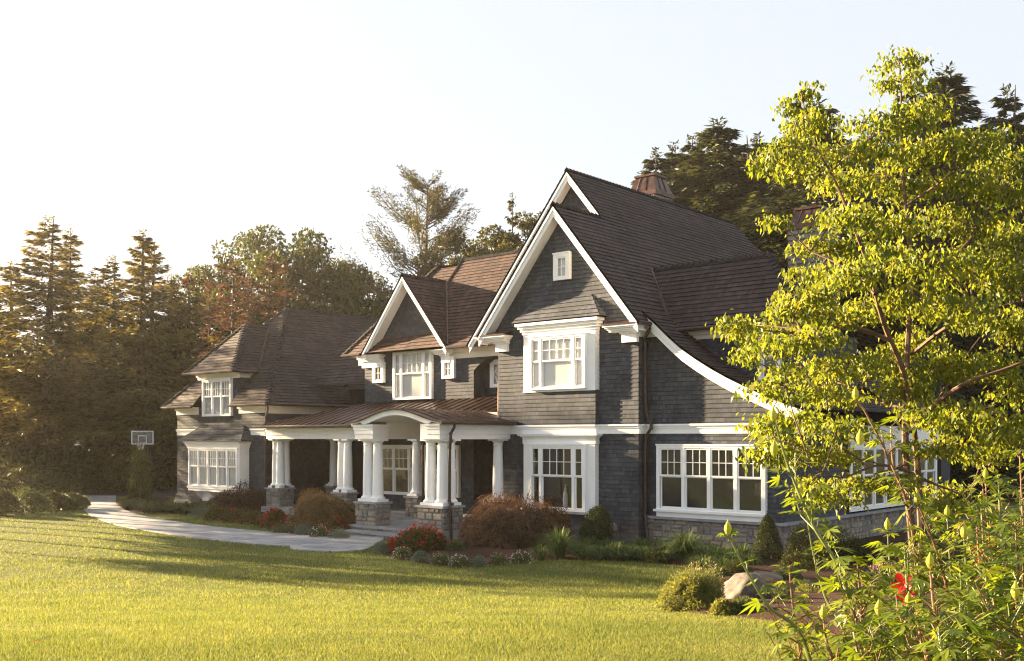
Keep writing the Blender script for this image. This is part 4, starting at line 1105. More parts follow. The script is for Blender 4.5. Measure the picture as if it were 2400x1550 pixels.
M['begonia'] = m_leaf('begonia_leaves', [(0, (.04, .06, .014)), (.45, (.09, .085, .022)), (.75, (.17, .085, .026)), (1, (.24, .13, .035))], trans=.35, clump=.6, cscale=5, tint=(1.3, .95, .4))
M['red_petal'] = m_leaf('red_petals', [(0, (.45, .012, .012)), (1, (.65, .03, .03))], trans=.35, clump=.2, tint=(1.2, .6, .5))
M['white_petal'] = m_leaf('white_petals', [(0, (.6, .58, .56)), (1, (.8, .78, .76))], trans=.3, clump=.2, tint=(1, 1, 1))
M['pink_petal'] = m_leaf('pink_petals', [(0, (.45, .22, .24)), (1, (.6, .36, .36))], trans=.3, clump=.2, tint=(1, .9, .9))
M['bud'] = m_leaf('green_buds', [(0, (.3, .34, .05)), (1, (.42, .42, .09))], trans=.4, clump=.2)
M['stem'] = m_plain('green_stem', (.13, .15, .035), rough=.5, var=.3, scale=8)
M['stem_red'] = m_plain('brown_stem', (.16, .085, .035), rough=.55, var=.35, scale=8)

def trunk_mesh(name, segs, mat, parent):
    """segs: list of (points, radii) tubes joined in one mesh"""
    mb = MB()
    for pts, rad in segs: mb.tube(pts, rad, n=7, cap=False)
    return mb.build(name, M[mat], parent)

def conifer(name, label, h, r, seed, mat='spruce', whorl=.42, per=6, droop=.28, density=1.0, leaf=(.34, .13), base=.06, group=None, power=1.0, ragged=.3, curtain=.5, clearbare=0.0, spread=.31):
    r_ = np.random.default_rng(seed); root = thing(name, label, 'tree', group=group)
    L = Leafs(); segs = [([np.array([0, 0, -.3]), np.array([0, 0, h * .5]), np.array([r_.normal() * .1, r_.normal() * .1, h * .995])], [h * .013, h * .008, .012])]
    z = h * base; azp = 0
    while z < h * .985:
        t = z / h; R_ = r * (1 - t) ** power * (1 + ragged * r_.normal() * .6) * min(1, .55 + t * 3)
        R_ = max(.18, R_)
        k = max(3, int(per * (.6 + .5 * (1 - t)) + r_.integers(0, 2)))
        for b in range(k):
            az = azp + 2 * np.pi * b / k + r_.normal() * .35; ln = R_ * r_.uniform(1 - ragged * 1.4, 1 + ragged * .5)
            if ln < .1: continue
            o = np.array([math.cos(az), math.sin(az), 0]); up0 = .25 * t - droop * (1 - t) + r_.normal() * .08
            m = 5; pts = []
            zj = min(h * .97, max(h * base * .8, z + r_.uniform(-.75, .75) * whorl))
            for q in range(m + 1):
                s = q / m; pts.append(np.array([0, 0, zj]) + o * ln * s + UU * ln * (up0 * s + .22 * s * s))
            if ln > .8: segs.append((pts, [max(.006, .012 * ln * (1 - q / m * .85)) for q in range(m + 1)]))
            n = int((14 + ln * 46) * density)
            s = r_.uniform(clearbare, 1, n) ** .75; i = np.minimum((s * m).astype(int), m - 1); f = s * m - i
            pa = np.array(pts); p = pa[i] * (1 - f)[:, None] + pa[i + 1] * f[:, None]
            side = np.array([-o[1], o[0], 0]); w_ = ln * spread * (1 - s * .6)
            p = p + side * (r_.uniform(-1, 1, n) * w_)[:, None] + UU * (r_.normal(size=n) * .06 * ln - abs(r_.normal(size=n)) * curtain * .16 * ln)[:, None]
            d = o + side * r_.uniform(-1, 1, n)[:, None] * .9 + UU * (r_.uniform(-.9, .25, n) - curtain * .6)[:, None]
            V, F_ = leaves(p, d, leaf[0] * r_.uniform(.6, 1.3, n), leaf[1] * r_.uniform(.6, 1.2, n), seed=seed + b)
            L.add(V, F_)
        azp += 1.1; z += whorl * r_.uniform(.7, 1.3) * (1.15 - .5 * t)
    n = 60; p = np.stack([r_.normal(size=n) * .08, r_.normal(size=n) * .08, h * (1 - .05 * r_.uniform(0, 1, n))], 1)
    V, F_ = leaves(p, np.stack([r_.normal(size=n) * .6, r_.normal(size=n) * .6, r_.uniform(.2, 1, n)], 1), leaf[0] * .8, leaf[1] * .7, seed=seed); L.add(V, F_)
    trunk_mesh('trunk', segs, 'bark', root); L.build('crown', M[mat], root)
    return root

def broadleaf(name, label, h, r, seed, mat='oak', lumps=46, per=330, leaf=.3, group=None, base=.3, trunk_r=.25, vis=.75):
    r_ = np.random.default_rng(seed); root = thing(name, label, 'tree', group=group); L = Leafs(); segs = []
    top = np.array([r_.normal() * .3, r_.normal() * .3, h * .62])
    segs.append(([np.array([0, 0, -.3]), np.array([.05, .1, h * .3]), top], [trunk_r, trunk_r * .75, trunk_r * .35]))
    cc = h * (base + (1 - base) * .5); hz = h * (1 - base) * .5
    for k in range(lumps):
        d = sph(1, r_)[0]; rad = r_.uniform(.45, 1.0) ** .5
        c = np.array([d[0] * r * rad, d[1] * r * rad, cc + d[2] * hz * rad * .92])
        lr = r * r_.uniform(.16, .34)
        st = np.array([0, 0, h * r_.uniform(.28, .6)]); mid_ = (st + c) / 2 + UU * -.05 * h + r_.normal(size=3) * .2
        segs.append(([st, mid_, c], [trunk_r * .32, trunk_r * .18, .02]))
        n = int(per * (lr / (r * .25)) ** 2)
        q = sph(n, r_) * (r_.uniform(.25, 1, n) ** .45)[:, None] * np.array([lr, lr, lr * .72]) + c
        dd = sph(n, r_) + unit(q - c) * .8 + UU * -.3
        V, F_ = leaves(q, dd, leaf * r_.uniform(.6, 1.25, n), leaf * .62 * r_.uniform(.6, 1.2, n), seed=seed + k); L.add(V, F_)
    trunk_mesh('trunk', segs, 'bark', root); L.build('crown', M[mat], root)
    return root

def shrub(name, label, cat, loc, rx, rz, mat, n, leaf, seed, shape='dome', group=None, hang=0.0, width=.5, ry=None, stems=True, extra=None, lump=.18, lobes=None):
    """a shrub: stems and a shell of leaves several layers deep"""
    r_ = np.random.default_rng(seed); root = thing(name, label, cat, loc, group=group); ry = ry or rx
    d = sph(n, r_); d[:, 2] = abs(d[:, 2]) if shape != 'ball' else d[:, 2]
    # lumpy surface
    lump_d = sph(40, r_); lump_a = r_.uniform(-lump, lump, 40)
    bump_ = np.exp(11 * (d @ lump_d.T - 1)) @ lump_a
    rad = (1 - .38 * r_.uniform(0, 1, n) ** 2.2) * (1 + bump_)
    lob = lobes if lobes is not None else (0 if shape in ('cone', 'ball') else 9)
    off = np.zeros((n, 3)); scl = np.ones(n)
    if lob:
        lc = sph(lob, r_); lc[:, 2] = abs(lc[:, 2]) * .9; lr = r_.uniform(.36, .52, lob); pick = r_.integers(0, lob + 4, n); sel = pick < lob
        off[sel] = (lc * (1.02 - lr)[:, None])[pick[sel]]; scl[sel] = lr[pick[sel]]; scl[~sel] = .86
    rad = rad + np.where(r_.uniform(0, 1, n) < .3, r_.normal(size=n) * .06, 0)
    P = (d * (rad * scl)[:, None] + off) * np.array([rx, ry, rz])
    if shape == 'cone':
        t = np.clip(P[:, 2] / rz, 0, 1); k = (1 - t) ** .6 / np.sqrt(np.clip(1 - t * t, .02, 1)); k = np.clip(k, 0, 1.15); P[:, 0] *= k; P[:, 1] *= k
    if shape == 'ball': P[:, 2] = P[:, 2] * .5 + rz * .48
    nrm = unit(d / np.array([rx, ry, rz]))
    if hang:
        D = nrm * .5 + np.stack([d[:, 0], d[:, 1], np.zeros(n)], 1) * .5 - UU * hang + r_.normal(size=(n, 3)) * .25
    else: D = nrm + r_.normal(size=(n, 3)) * .7
    V, F_ = leaves(P, D, leaf * r_.uniform(.6, 1.3, n), leaf * width * r_.uniform(.7, 1.2, n), seed=seed)
    if stems:
        segs = []
        for k in range(9):
            dd = sph(1, r_)[0]; dd[2] = abs(dd[2]) + .25; e = dd * np.array([rx, ry, rz]) * .8
            segs.append(([np.array([r_.normal() * .04, r_.normal() * .04, -.08]), e * .5 + UU * .1 * rz, e], [.028 * max(1, rx), .018, .006]))
        trunk_mesh('stem', segs, 'bark', root)
    npmesh('foliage', V, F_, M[mat], root)
    if extra:    # blossoms
        em, en, es = extra
        d = sph(en, r_); d[:, 2] = abs(d[:, 2]); P = d * np.array([rx, ry, rz]) * r_.uniform(.93, 1.1, (en, 1)); LL = Leafs()
        for k in range(4):
            V, F_ = leaves(P, r_.normal(size=(en, 3)) + d, es, es * .8, seed=seed + k); LL.add(V, F_)
        LL.build('blossom', M[em], root)
    return root

def tuft(name, label, loc, h, spread, n, seed, mat='blade', group=None, wd=.009):
    r_ = np.random.default_rng(seed); root = thing(name, label, 'ornamental grass', loc, group=group)
    az = r_.uniform(0, 2 * np.pi, n); hh = h * r_.uniform(.45, 1.1, n); sp = spread * r_.uniform(.15, 1.35, n)
    o = np.stack([np.cos(az), np.sin(az), np.zeros(n)], 1); s = np.stack([-np.sin(az), np.cos(az), np.zeros(n)], 1) * wd
    b = o * r_.uniform(0, .12, n)[:, None] * spread * 1.6
    ring = []
    for t, wk in ((0, .8), (.4, 1), (.75, .8), (1, .08)):
        p = b + o * (sp * t ** 1.7)[:, None] + UU * (hh * (1.35 * t - .40 * t ** 3 * (1 + 1.3 * sp / h)))[:, None]
        ring += [p - s * wk, p + s * wk]
    V = np.stack(ring, 1).reshape(-1, 3); base_ = (np.arange(n) * 8)[:, None]
    F_ = np.concatenate([base_ + np.array([[2 * k, 2 * k + 1, 2 * k + 3, 2 * k + 2]]) for k in range(3)], 0)
    npmesh('blades', V, F_, M[mat], root); return root

# ================================================================== TREES
def place(o, px, depth, rz=0.0, sc_=None):
    o.location = tuple(on_ground(px, depth) - UU * .05); o.rotation_euler = (0, 0, rz)
    if sc_: o.scale = (sc_[0], sc_[0], sc_[1])
    return o
def hgt(py, depth): return (HZ - py) / F_PX * depth + 3.15
# --- spruces behind the right side of the house
kinds = [conifer('spruce_tree', '-', 24, 4.2, 11, per=7, power=.85, curtain=.9, density=1.7, leaf=(.32, .11), ragged=.38, whorl=.40, spread=.33),
         conifer('spruce_tree', '-', 24, 3.9, 12, per=7, power=.85, curtain=.7, density=1.7, leaf=(.32, .11), ragged=.45, whorl=.42, spread=.33),
         conifer('spruce_tree', '-', 24, 3.6, 13, per=6, power=.8, curtain=1.0, density=1.7, leaf=(.32, .11), ragged=.48, whorl=.44, spread=.33)]
SP = [  # px, top y, depth, width factor, kind, label
    (1538, 348, 70, .95, 2, 'dark spruce just right of the copper topped chimney, lowest of the spruce row'),
    (1580, 332, 76, .9, 1, 'spruce peeking between two taller spruces right of the roof chimney'),
    (1683, 276, 68, 1.2, 0, 'broad dark spruce standing tallest directly behind the main ridge'),
    (1622, 318, 73, 1.0, 1, 'narrow pointed spruce left of the tall one behind the main ridge'),
    (1776, 312, 70, 1.15, 2, 'shaggy spruce with hanging twigs above the end of the main ridge'),
    (1905, 226, 62, 1.2, 0, 'tall spruce whose tip rises behind the yellow green dogwood on its left side'),
    (1835, 400, 66, 1.1, 1, 'shorter spruce with gaps behind the stone chimney'),
    (1985, 330, 70, 1.1, 2, 'spruce mostly hidden behind the left half of the dogwood crown'),
    (2130, 196, 64, 1.0, 1, 'spruce with its tip just beside the topmost dogwood spray'),
    (2216, 152, 60, 1.1, 0, 'tallest spruce with open spreading branches right of the dogwood top'),
    (2362, 198, 62, .85, 2, 'thin spiky spruce near the right edge of the photo'),
    (2290, 330, 72, 1.2, 1, 'spruce behind the right half of the dogwood between two taller ones'),
    (2440, 260, 66, 1.2, 0, 'spruce cut by the right edge of the photo'),
    (1512, 400, 82, 1.1, 0, 'low dark spruce behind the left side of the roof chimney'), (1605, 372, 84, 1.2, 1, 'spruce in the rear row between the chimney and the tall spruce'), (1655, 352, 84, 1.2, 2, 'spruce in the rear row left of the tall spruce tip'), (1725, 350, 82, 1.25, 0, 'spruce in the rear row right of the tall spruce tip'),
    (1850, 300, 78, 1.2, 2, 'spruce in the rear row above the stone chimney'), (1945, 290, 80, 1.2, 1, 'spruce in the rear row right of the stone chimney'), (2035, 300, 78, 1.2, 0, 'spruce in the rear row left of the dogwood top'),
    (2070, 380, 76, 1.2, 0, 'far spruce filling the dark gap in the middle of the dogwood crown'),
]
used = set()
for k, (px, ty, d, wf, kd, lb) in enumerate(SP):
    o = kinds[kd] if kd not in used else copy_tree(kinds[kd]); used.add(kd)
    s = hgt(ty, d) / 24; place(o, px, d, k * 1.3, (s * wf * 2.05, s)); o['label'] = lb; o['group'] = 'spruces behind the house'
# --- hemlocks and pines on the left
hk = [conifer('hemlock_tree', '-', 18, 3.4, 21, mat='hemlock', per=6, droop=.12, curtain=.25, density=1.5, leaf=(.24, .085), spread=.34, ragged=.5, whorl=.42, power=.8, base=.2),
      conifer('hemlock_tree', '-', 18, 3.0, 22, mat='hemlock', per=5, droop=.05, curtain=.2, density=1.5, leaf=(.24, .085), spread=.34, ragged=.6, whorl=.44, power=.75, base=.24),
      conifer('hemlock_tree', '-', 18, 2.7, 23, mat='hemlock', per=5, droop=.2, curtain=.35, density=1.5, leaf=(.24, .085), spread=.34, ragged=.52, whorl=.40, power=.82, base=.22)]
hk += [conifer('hemlock_tree', '-', 18, 3.6, 24, mat='hemlock', per=5, droop=.0, curtain=.3, density=1.5, leaf=(.24, .09), spread=.34, ragged=.65, whorl=.5, power=.6, base=.05),
       conifer('hemlock_tree', '-', 18, 3.1, 25, mat='hemlock', per=6, droop=.25, curtain=.5, density=1.5, leaf=(.24, .09), spread=.34, ragged=.5, whorl=.45, power=.8, base=.08)]
HM = [
    (10, 740, 76, 1.3, 3, 'broad lower evergreen at the far left behind the front row'), (85, 760, 78, 1.3, 3, 'broad low evergreen behind the trunk of the tallest one'), (200, 720, 78, 1.3, 4, 'full evergreen filling the gap under the two pointed tips'),
    (300, 730, 80, 1.3, 3, 'full low evergreen behind the basketball hoop'), (420, 700, 78, 1.2, 4, 'full evergreen behind the left end of the rust coloured trees'), (-120, 600, 66, 1.2, 4, 'evergreen just outside the left edge'),
    (-60, 560, 62, 1.1, 1, 'dark evergreen cut by the left edge of the photo'),
    (112, 503, 60, 1.15, 0, 'tallest evergreen of the left group with a pointed tip'),
    (163, 533, 66, .8, 2, 'evergreen close behind the right side of the tallest one on the left'),
    (28, 610, 68, 1.0, 2, 'evergreen filling the gap left of the tallest one'),
    (225, 640, 70, 1.1, 1, 'lower thin evergreen between the two tall pointed evergreens'),
    (262, 596, 66, 1.0, 0, 'evergreen with a leaning tip left of the second tallest one'),
    (334, 536, 60, 1.05, 2, 'second tallest evergreen with a narrow tip above the basketball hoop'),
    (352, 560, 64, .9, 1, 'bushy evergreen touching the second tallest one on its right'),
    (395, 640, 66, 1.0, 0, 'evergreen beside the rust coloured trees, left of them'),
]
used = set()
for k, (px, ty, d, wf, kd, lb) in enumerate(HM):
    o = hk[kd] if kd not in used else copy_tree(hk[kd]); used.add(kd)
    s = hgt(ty, d) / 18; place(o, px, d, k * 1.7 + .4, (s * wf * 1.85, s)); o['label'] = lb; o['group'] = 'evergreens at the left edge of the lot'
# --- rust coloured larches
rk = [conifer('larch_tree', '-', 17, 2.3, 31, mat='rust', per=5, droop=.0, curtain=.1, density=.75, leaf=(.26, .10), ragged=.4, whorl=.5, power=.5, base=.12),
      conifer('larch_tree', '-', 17, 2.0, 32, mat='rust', per=4, droop=-.1, curtain=.1, density=.65, leaf=(.26, .10), ragged=.5, whorl=.55, power=.45, base=.2)]
RK = [(442, 640, 64, 1.1, 0, 'rust brown larch nearest the evergreens on the left'), (492, 655, 68, 1.0, 1, 'thin rust brown larch left of the dormer roof'),
      (545, 610, 70, 1.1, 0, 'rust brown larch with bare pale trunk above the front dormer'), (585, 640, 66, .9, 1, 'sparse rust brown larch above the left dormer ridge'),
      (632, 600, 70, 1.0, 0, 'rust brown larch in front of the dark oaks'), (672, 610, 74, 1.0, 1, 'last rust brown larch beside the peak of the left hip roof')]
used = set()
for k, (px, ty, d, wf, kd, lb) in enumerate(RK):
    o = rk[kd] if kd not in used else copy_tree(rk[kd]); used.add(kd)
    s = hgt(ty, d) / 17; place(o, px, d, k * 2.1, (s * wf * 1.4, s)); o['label'] = lb; o['group'] = 'rust coloured trees behind the left wing'
# --- broad oaks
ok_ = [broadleaf('oak_tree', '-', 16, 5.2, 41), broadleaf('oak_tree', '-', 16, 4.6, 42, lumps=38)]
OK = [(492, 605, 82, .62, 1, 'small round oak top seen over the rust coloured trees'), (572, 560, 84, .8, 0, 'oak with ragged top at the left end of the oak row'),
      (665, 552, 80, .85, 1, 'oak in the middle of the dark row with a twin top'), (728, 550, 78, .85, 0, 'highest oak of the row behind the left wing ridge'),
      (800, 606, 80, .9, 1, 'oak sloping down towards the pine behind the left ridge'), (868, 650, 84, .85, 0, 'low dark oak left of the gable with the twin windows'), (935, 690, 86, .8, 1, 'dark oak mostly hidden behind the middle gable')]
used = set()
for k, (px, ty, d, wf, kd, lb) in enumerate(OK):
    o = ok_[kd] if kd not in used else copy_tree(ok_[kd]); used.add(kd)
    s = hgt(ty, d) / 15.4; place(o, px, d, k * 1.9, (s * wf, s)); o['label'] = lb; o['group'] = 'oaks behind the left wing'
# --- mixed trees between pine and main gable
MX = [(1095, 508, 74, .75, 0), (1150, 530, 76, .7, 1), (1200, 470, 78, .85, 2), (1255, 452, 80, .8, 0), (1042, 590, 80, .8, 1), (1130, 580, 70, .8, 2)]
MXL = ['olive leafy tree right of the airy pine', 'slim olive tree between the pine and the big gable', 'pointed olive evergreen left of the big gable edge', 'leafy olive tree touching the edge of the big gable roof', 'low olive tree under the pine branches', 'short pointed evergreen over the reddish roof']
M['olive'] = m_leaf('olive_needles', [(0, (.03, .036, .010)), (.45, (.075, .076, .018)), (.8, (.13, .115, .03)), (1, (.18, .145, .04))], trans=.4, clump=.8, cscale=.5)
ol = [broadleaf('leafy_tree', '-', 18, 3.6, 45, mat='olive', lumps=40, per=420, leaf=.26, base=.25), broadleaf('leafy_tree', '-', 18, 2.8, 46, mat='olive', lumps=36, per=420, leaf=.26, base=.2), conifer('hemlock_tree', '-', 18, 2.8, 47, mat='olive', per=6, density=2.0, leaf=(.24, .09), ragged=.5, whorl=.7, power=.9, spread=.25)]
used = set()
for k, (px, ty, d, wf, kd) in enumerate(MX):
    o = ol[kd] if kd not in used else copy_tree(ol[kd]); used.add(kd)
    s = hgt(ty, d) / 17.5; place(o, px, d, k * 1.1 + .9, (s * wf * 1.15, s)); o['label'] = MXL[k]; o['group'] = 'olive trees behind the middle roof'
# --- the airy white pine
def white_pine(px, ty, d):
    r_ = np.random.default_rng(51); h = hgt(ty, d); root = thing('pine_tree', 'airy pine with upswept tufted branches rising behind the reddish roof', 'tree'); L = Leafs()
    tp = [np.array([0, 0, -.3]), np.array([.2, 0, h * .5]), np.array([.5, .1, h * .8]), np.array([.7, .1, h])]
    segs = [(tp, [.32, .2, .1, .02])]
    def along(t): 
        i = min(2, int(t * 3)); f = t * 3 - i; return tp[i] * (1 - f) + tp[i + 1] * f
    for k in range(60):
        t = r_.uniform(.34, .97); az = r_.uniform(0, 2 * np.pi); o = math.cos(az) * RR + math.sin(az) * VV
        ln = h * .25 * (1.15 - t) ** .8 * r_.uniform(.55, 1.2)
        if (o @ RR) < 0: ln *= 1.25
        p0 = along(t); p1 = p0 + o * ln * .5 + UU * ln * .28; p2 = p0 + o * ln * .9 + UU * ln * .75
        segs.append(([p0, p1, p2], [.05, .03, .01]))
        n = int(60 + 60 * ln)
        s = r_.uniform(.3, 1, n); p = np.where((s < .55)[:, None], p0 + (p1 - p0) * (s / .55)[:, None], p1 + (p2 - p1) * ((s - .55) / .45)[:, None])
        tw = sph(n, r_) * (ln * .16); p = p + tw * np.array([1, 1, .5]) + UU * .1
        V, F_ = leaves(p, o + UU * .5 + sph(n, r_) * .9, .34 * r_.uniform(.7, 1.2, n), .055, seed=k); L.add(V, F_)
    trunk_mesh('trunk', segs, 'bark', root); L.build('crown', M['pine'], root); return place(root, px, d)
white_pine(985, 420, 72)
# bare limb drooping to the left, part of the pine's lower storey is left to the crown above

# --- woodland undergrowth along the left
uk = [shrub('woodland_shrub', '-', 'shrub', (0, 0, 0), 2.6, 2.3, 'shade_shrub', 5200, .26, 61, lump=.35, width=.45), shrub('woodland_shrub', '-', 'shrub', (0, 0, 0), 2.2, 2.9, 'shade_shrub', 5200, .26, 62, lump=.4, width=.45)]
US = [(-40, 56, 1.0, 0), (20, 58, 1.1, 1), (75, 55, .95, 0), (130, 60, 1.15, 1), (185, 62, 1.0, 0), (235, 64, 1.1, 1), (285, 64, 1.0, 0), (330, 66, 1.1, 1), (372, 64, 1.0, 0), (412, 66, 1.1, 1), (60, 64, 1.3, 1), (160, 68, 1.4, 0), (260, 70, 1.4, 1), (350, 72, 1.5, 0)]
USL = ['at the far left edge under the evergreens', 'second from the left edge under the evergreens', 'left of the tallest evergreen trunk', 'below the tallest evergreen', 'right of the tallest evergreen trunk', 'behind the end of the path', 'left of the basketball hoop', 'behind the basketball hoop', 'right of the basketball hoop', 'against the corner of the left wing',
       'tall one deep in the shade at far left', 'tall one deep in the shade under the tall evergreens', 'tall one deep in the shade behind the path end', 'tall one deep in the shade behind the hoop']
used = set()
for k, (px, d, s, kd) in enumerate(US):
    o = uk[kd] if kd not in used else copy_tree(uk[kd]); used.add(kd)
    place(o, px, d, k * 1.3, (s, s)); o['label'] = 'dark leafy woodland shrub ' + USL[k]; o['group'] = 'woodland shrubs beyond the driveway'
tag(sheet('forest_floor', woods, M['forest_floor'], .03, res=6), kind='structure')
# trees out of frame on the left that stripe the lawn with shade
airy = broadleaf('leafy_tree', '-', 16, 5.0, 43, per=120, lumps=44, leaf=.3)
for k, (q, hh) in enumerate(((58, 13.4), (55.5, 13.4), (53, 13.0), (50.7, 13.4), (48.4, 13.0), (46, 12.4), (43.6, 12.0), (41, 11.0), (38.5, 9.6), (35.5, 9.2), (32, 7.4))):
    o = copy_tree(airy) if k else airy; l = -.585 * q - 1.2; p = CAM + VV * q + RR * l; p[2] = float(gz(p[0], p[1])); o.location = tuple(p); s = hh / 15.4; o.scale = (s * .62, s * .62, s); o.rotation_euler = (0, 0, k * 1.1)
    o['label'] = 'leafy tree standing outside the left edge of the photo'; o['group'] = 'trees beyond the left edge'

# ================================================================== SHRUBS AND FLOWERS BY THE HOUSE
def gp(px, py): return tuple(G(px, py))
def rad(px, depth): return px * depth / F_PX
def dep(p): return float((np.array(p) - CAM) @ VV)
def mound(name, label, cat, px, base, w_, top, mat, n, leaf, seed, **k):
    """shrub of pixel width w_ whose base line is at `base` and whose top is at `top`"""
    p = G(px, base); d = dep(p) ; rx = rad(w_ / 2, d); p = p + VV * rx * .7; d = dep(p)
    p[2] = float(gz(p[0], p[1])); rz = (HZ - top) / F_PX * d + CAM_H - p[2]
    return shrub(name, label, cat, tuple(p), rx, rz, mat, n, leaf, seed, **k)
mound('japanese_maple', 'large dark reddish brown weeping maple mound below the ground floor bay window', 'shrub', 1212, 1293, 272, 1124, 'maple', 34000, .12, 71, hang=.9, width=.24, lump=.35, lobes=16)
mound('japanese_maple', 'golden brown weeping maple mound left of the porch steps', 'shrub', 744, 1243, 184, 1142, 'maple_gold', 22000, .11, 72, hang=.9, width=.24, lump=.3, lobes=13)
mound('japanese_maple', 'dark olive brown weeping maple mound below the five part bay window', 'shrub', 543, 1203, 138, 1122, 'maple', 15000, .12, 73, hang=.7, width=.26, lump=.3, lobes=12)
mound('boxwood', 'round green boxwood between the big weeping maple and the downspout', 'shrub', 1400, 1292, 74, 1189, 'box', 11000, .045, 74, shape='ball', lump=.16, width=.6).location.z -= 0
mound('dwarf_spruce', 'dense dark cone shaped dwarf spruce in front of the stone base on the right', 'shrub', 1806, 1325, 86, 1208, 'box', 11000, .05, 75, shape='cone', lump=.12, width=.35)
mound('garden_shrub', 'dark green low shrub beside the left wing corner downspout', 'shrub', 598, 1198, 52, 1150, 'shade_shrub', 3500, .09, 76)
mound('columnar_shrub', 'upright dark leafy shrub hiding the basketball pole', 'shrub', 322, 1178, 62, 1052, 'shade_shrub', 6500, .12, 77, lump=.45)
mound('golden_shrub', 'yellow green feathery shrub against the boulder at the lawn edge', 'shrub', 1628, 1436, 160, 1352, 'sun_shrub', 17000, .05, 78, lump=.4, width=.3, lobes=12)
# foreground hedge at far left
for k, (px, ba, wv, tp, lb) in enumerate(((-10, 1212, 96, 1148, 'cut by the left edge'), (62, 1206, 92, 1152, 'second from the left edge'), (120, 1200, 84, 1150, 'third from the left edge'), (166, 1196, 66, 1156, 'nearest to the path'))):
    mound('border_shrub', 'olive green border shrub at the far left lawn edge, ' + lb, 'shrub', px, ba, wv, tp, 'herb' if k % 2 else 'shade_shrub', 4200, .11, 80 + k, group='border shrubs at far left', lump=.3)
# begonias and other bedding plants
def bedding(label, px, ba, wv, tp, mat, seed, n=2600, leaf=.07, extra=None, name='bedding_plant', cat='flower plant', group=None, **k):
    return mound(name, label, cat, px, ba, wv, tp, mat, n, leaf, seed, extra=extra, group=group, stems=False, lobes=k.pop('lobes', 13), **k)
bedding('large red begonia mound in front of the right stone pier', 982, 1302, 140, 1234, 'begonia', 90, 6000, .085, ('red_petal', 150, .05), 'begonia')
bedding('small red begonia at the left tip of the bed by the landing', 922, 1296, 46, 1262, 'begonia', 91, 1500, .075, ('red_petal', 45, .05), 'begonia')
bedding('red begonia clump between the golden maple and the steps', 785, 1252, 70, 1212, 'begonia', 92, 2600, .08, ('red_petal', 50, .055), 'begonia')
bedding('red begonia clump at the left foot of the golden maple', 640, 1238, 62, 1192, 'begonia', 93, 2600, .085, ('red_petal', 70, .06), 'begonia')
for k, (px, lb) in enumerate(((505, 'left end'), (545, 'second from left'), (585, 'third from left'), (618, 'right end'))):
    bedding('rust leaved bedding plant in the row under the dark maple, ' + lb, px, 1222 + k * 4, 66, 1190 + k * 3, 'begonia', 94 + k, 2000, .075, ('red_petal', 14, .05), group='rust leaved row')
bedding('green bedding plant right of the large red begonia', 1065, 1302, 58, 1262, 'herb', 98, 1700, .07)
EDG = [(893, 1298, 54, 'sage', None, 'grey green edging plant at the landing corner'), (942, 1312, 50, 'herb', ('white_petal', 70, .022), 'white flowering edging plant below the red begonia'), (985, 1320, 46, 'sage', None, 'grey edging plant below the red begonia'),
       (1030, 1326, 52, 'herb', ('white_petal', 40, .022), 'white speckled edging plant left of the big maple'), (1076, 1330, 52, 'herb', ('white_petal', 80, .022), 'bright white flowering edging plant below the left of the big maple'), (1122, 1329, 40, 'sage', None, 'plain green edging plant below the big maple'),
       (1168, 1326, 60, 'herb', ('pink_petal', 80, .022), 'pink flowering edging plant below the big maple'), (1222, 1322, 54, 'herb', ('white_petal', 70, .022), 'white flowering edging plant beside the ornamental grass'),
       (660, 1252, 60, 'herb', ('pink_petal', 40, .03), 'pale edging plant at the left of the golden maple'), (706, 1256, 50, 'sage', None, 'silvery edging plant below the golden maple'), (745, 1262, 50, 'herb', ('white_petal', 50, .03), 'white flowering edging plant right of the golden maple'), (790, 1265, 52, 'sage', None, 'green edging plant beside the steps'),
       (462, 1214, 52, 'sage', None, 'silver leaved plant at the left end of the rust leaved row')]
for k, (px, ba, wv, mt, ex, lb) in enumerate(EDG):
    bedding(lb, px, ba, wv, ba - 30, mt, 110 + k, 1700, .04, ex, 'edging_plant', 'edging plant', lump=.3)
bedding('blue green low bedding plant in front of the left end of the dark bed', 1540, 1322, 70, 1288, 'shade_shrub', 130, 2200, .05)
# ornamental grasses
for k, (px, py, h, s, n, lb) in enumerate(((1312, 1313, .95, .62, 420, 'tall arching ornamental grass right of the big weeping maple'), (1610, 1318, .95, .75, 520, 'tall arching ornamental grass before the stone base'), (1268, 1318, .5, .4, 200, 'short grass tuft left of the tall arching grass'),
        (1378, 1312, .5, .5, 240, 'short grass tuft below the round boxwood'), (1425, 1314, .48, .5, 240, 'short grass tuft right of the boxwood'), (1468, 1316, .46, .45, 240, 'short grass tuft under the gas meter'), (1512, 1318, .46, .45, 240, 'short grass tuft below the downspout'),
        (1560, 1322, .42, .45, 240, 'short grass tuft left of the second tall grass'), (1655, 1336, .42, .45, 240, 'short grass tuft right of the second tall grass'), (1702, 1344, .42, .4, 220, 'short grass tuft before the cone shaped spruce'))):
    tuft('ornamental_grass', lb, tuple(G(px, py) + VV * .3), h, s, n, 140 + k, group=None)
for k in range(22):
    px = 1345 + k * 20; py = 1300 + (k % 2) * 16 + max(0, k - 12) * 2.2
    tuft('lilyturf', 'dark green lilyturf clump between the big maple and the boulder, in the %s row' % ('front' if k % 2 else 'rear'), tuple(G(px, py) + VV * .3), .42 + .06 * (k % 3), .42, 300, 400 + k, group='lilyturf strip along the lawn edge')
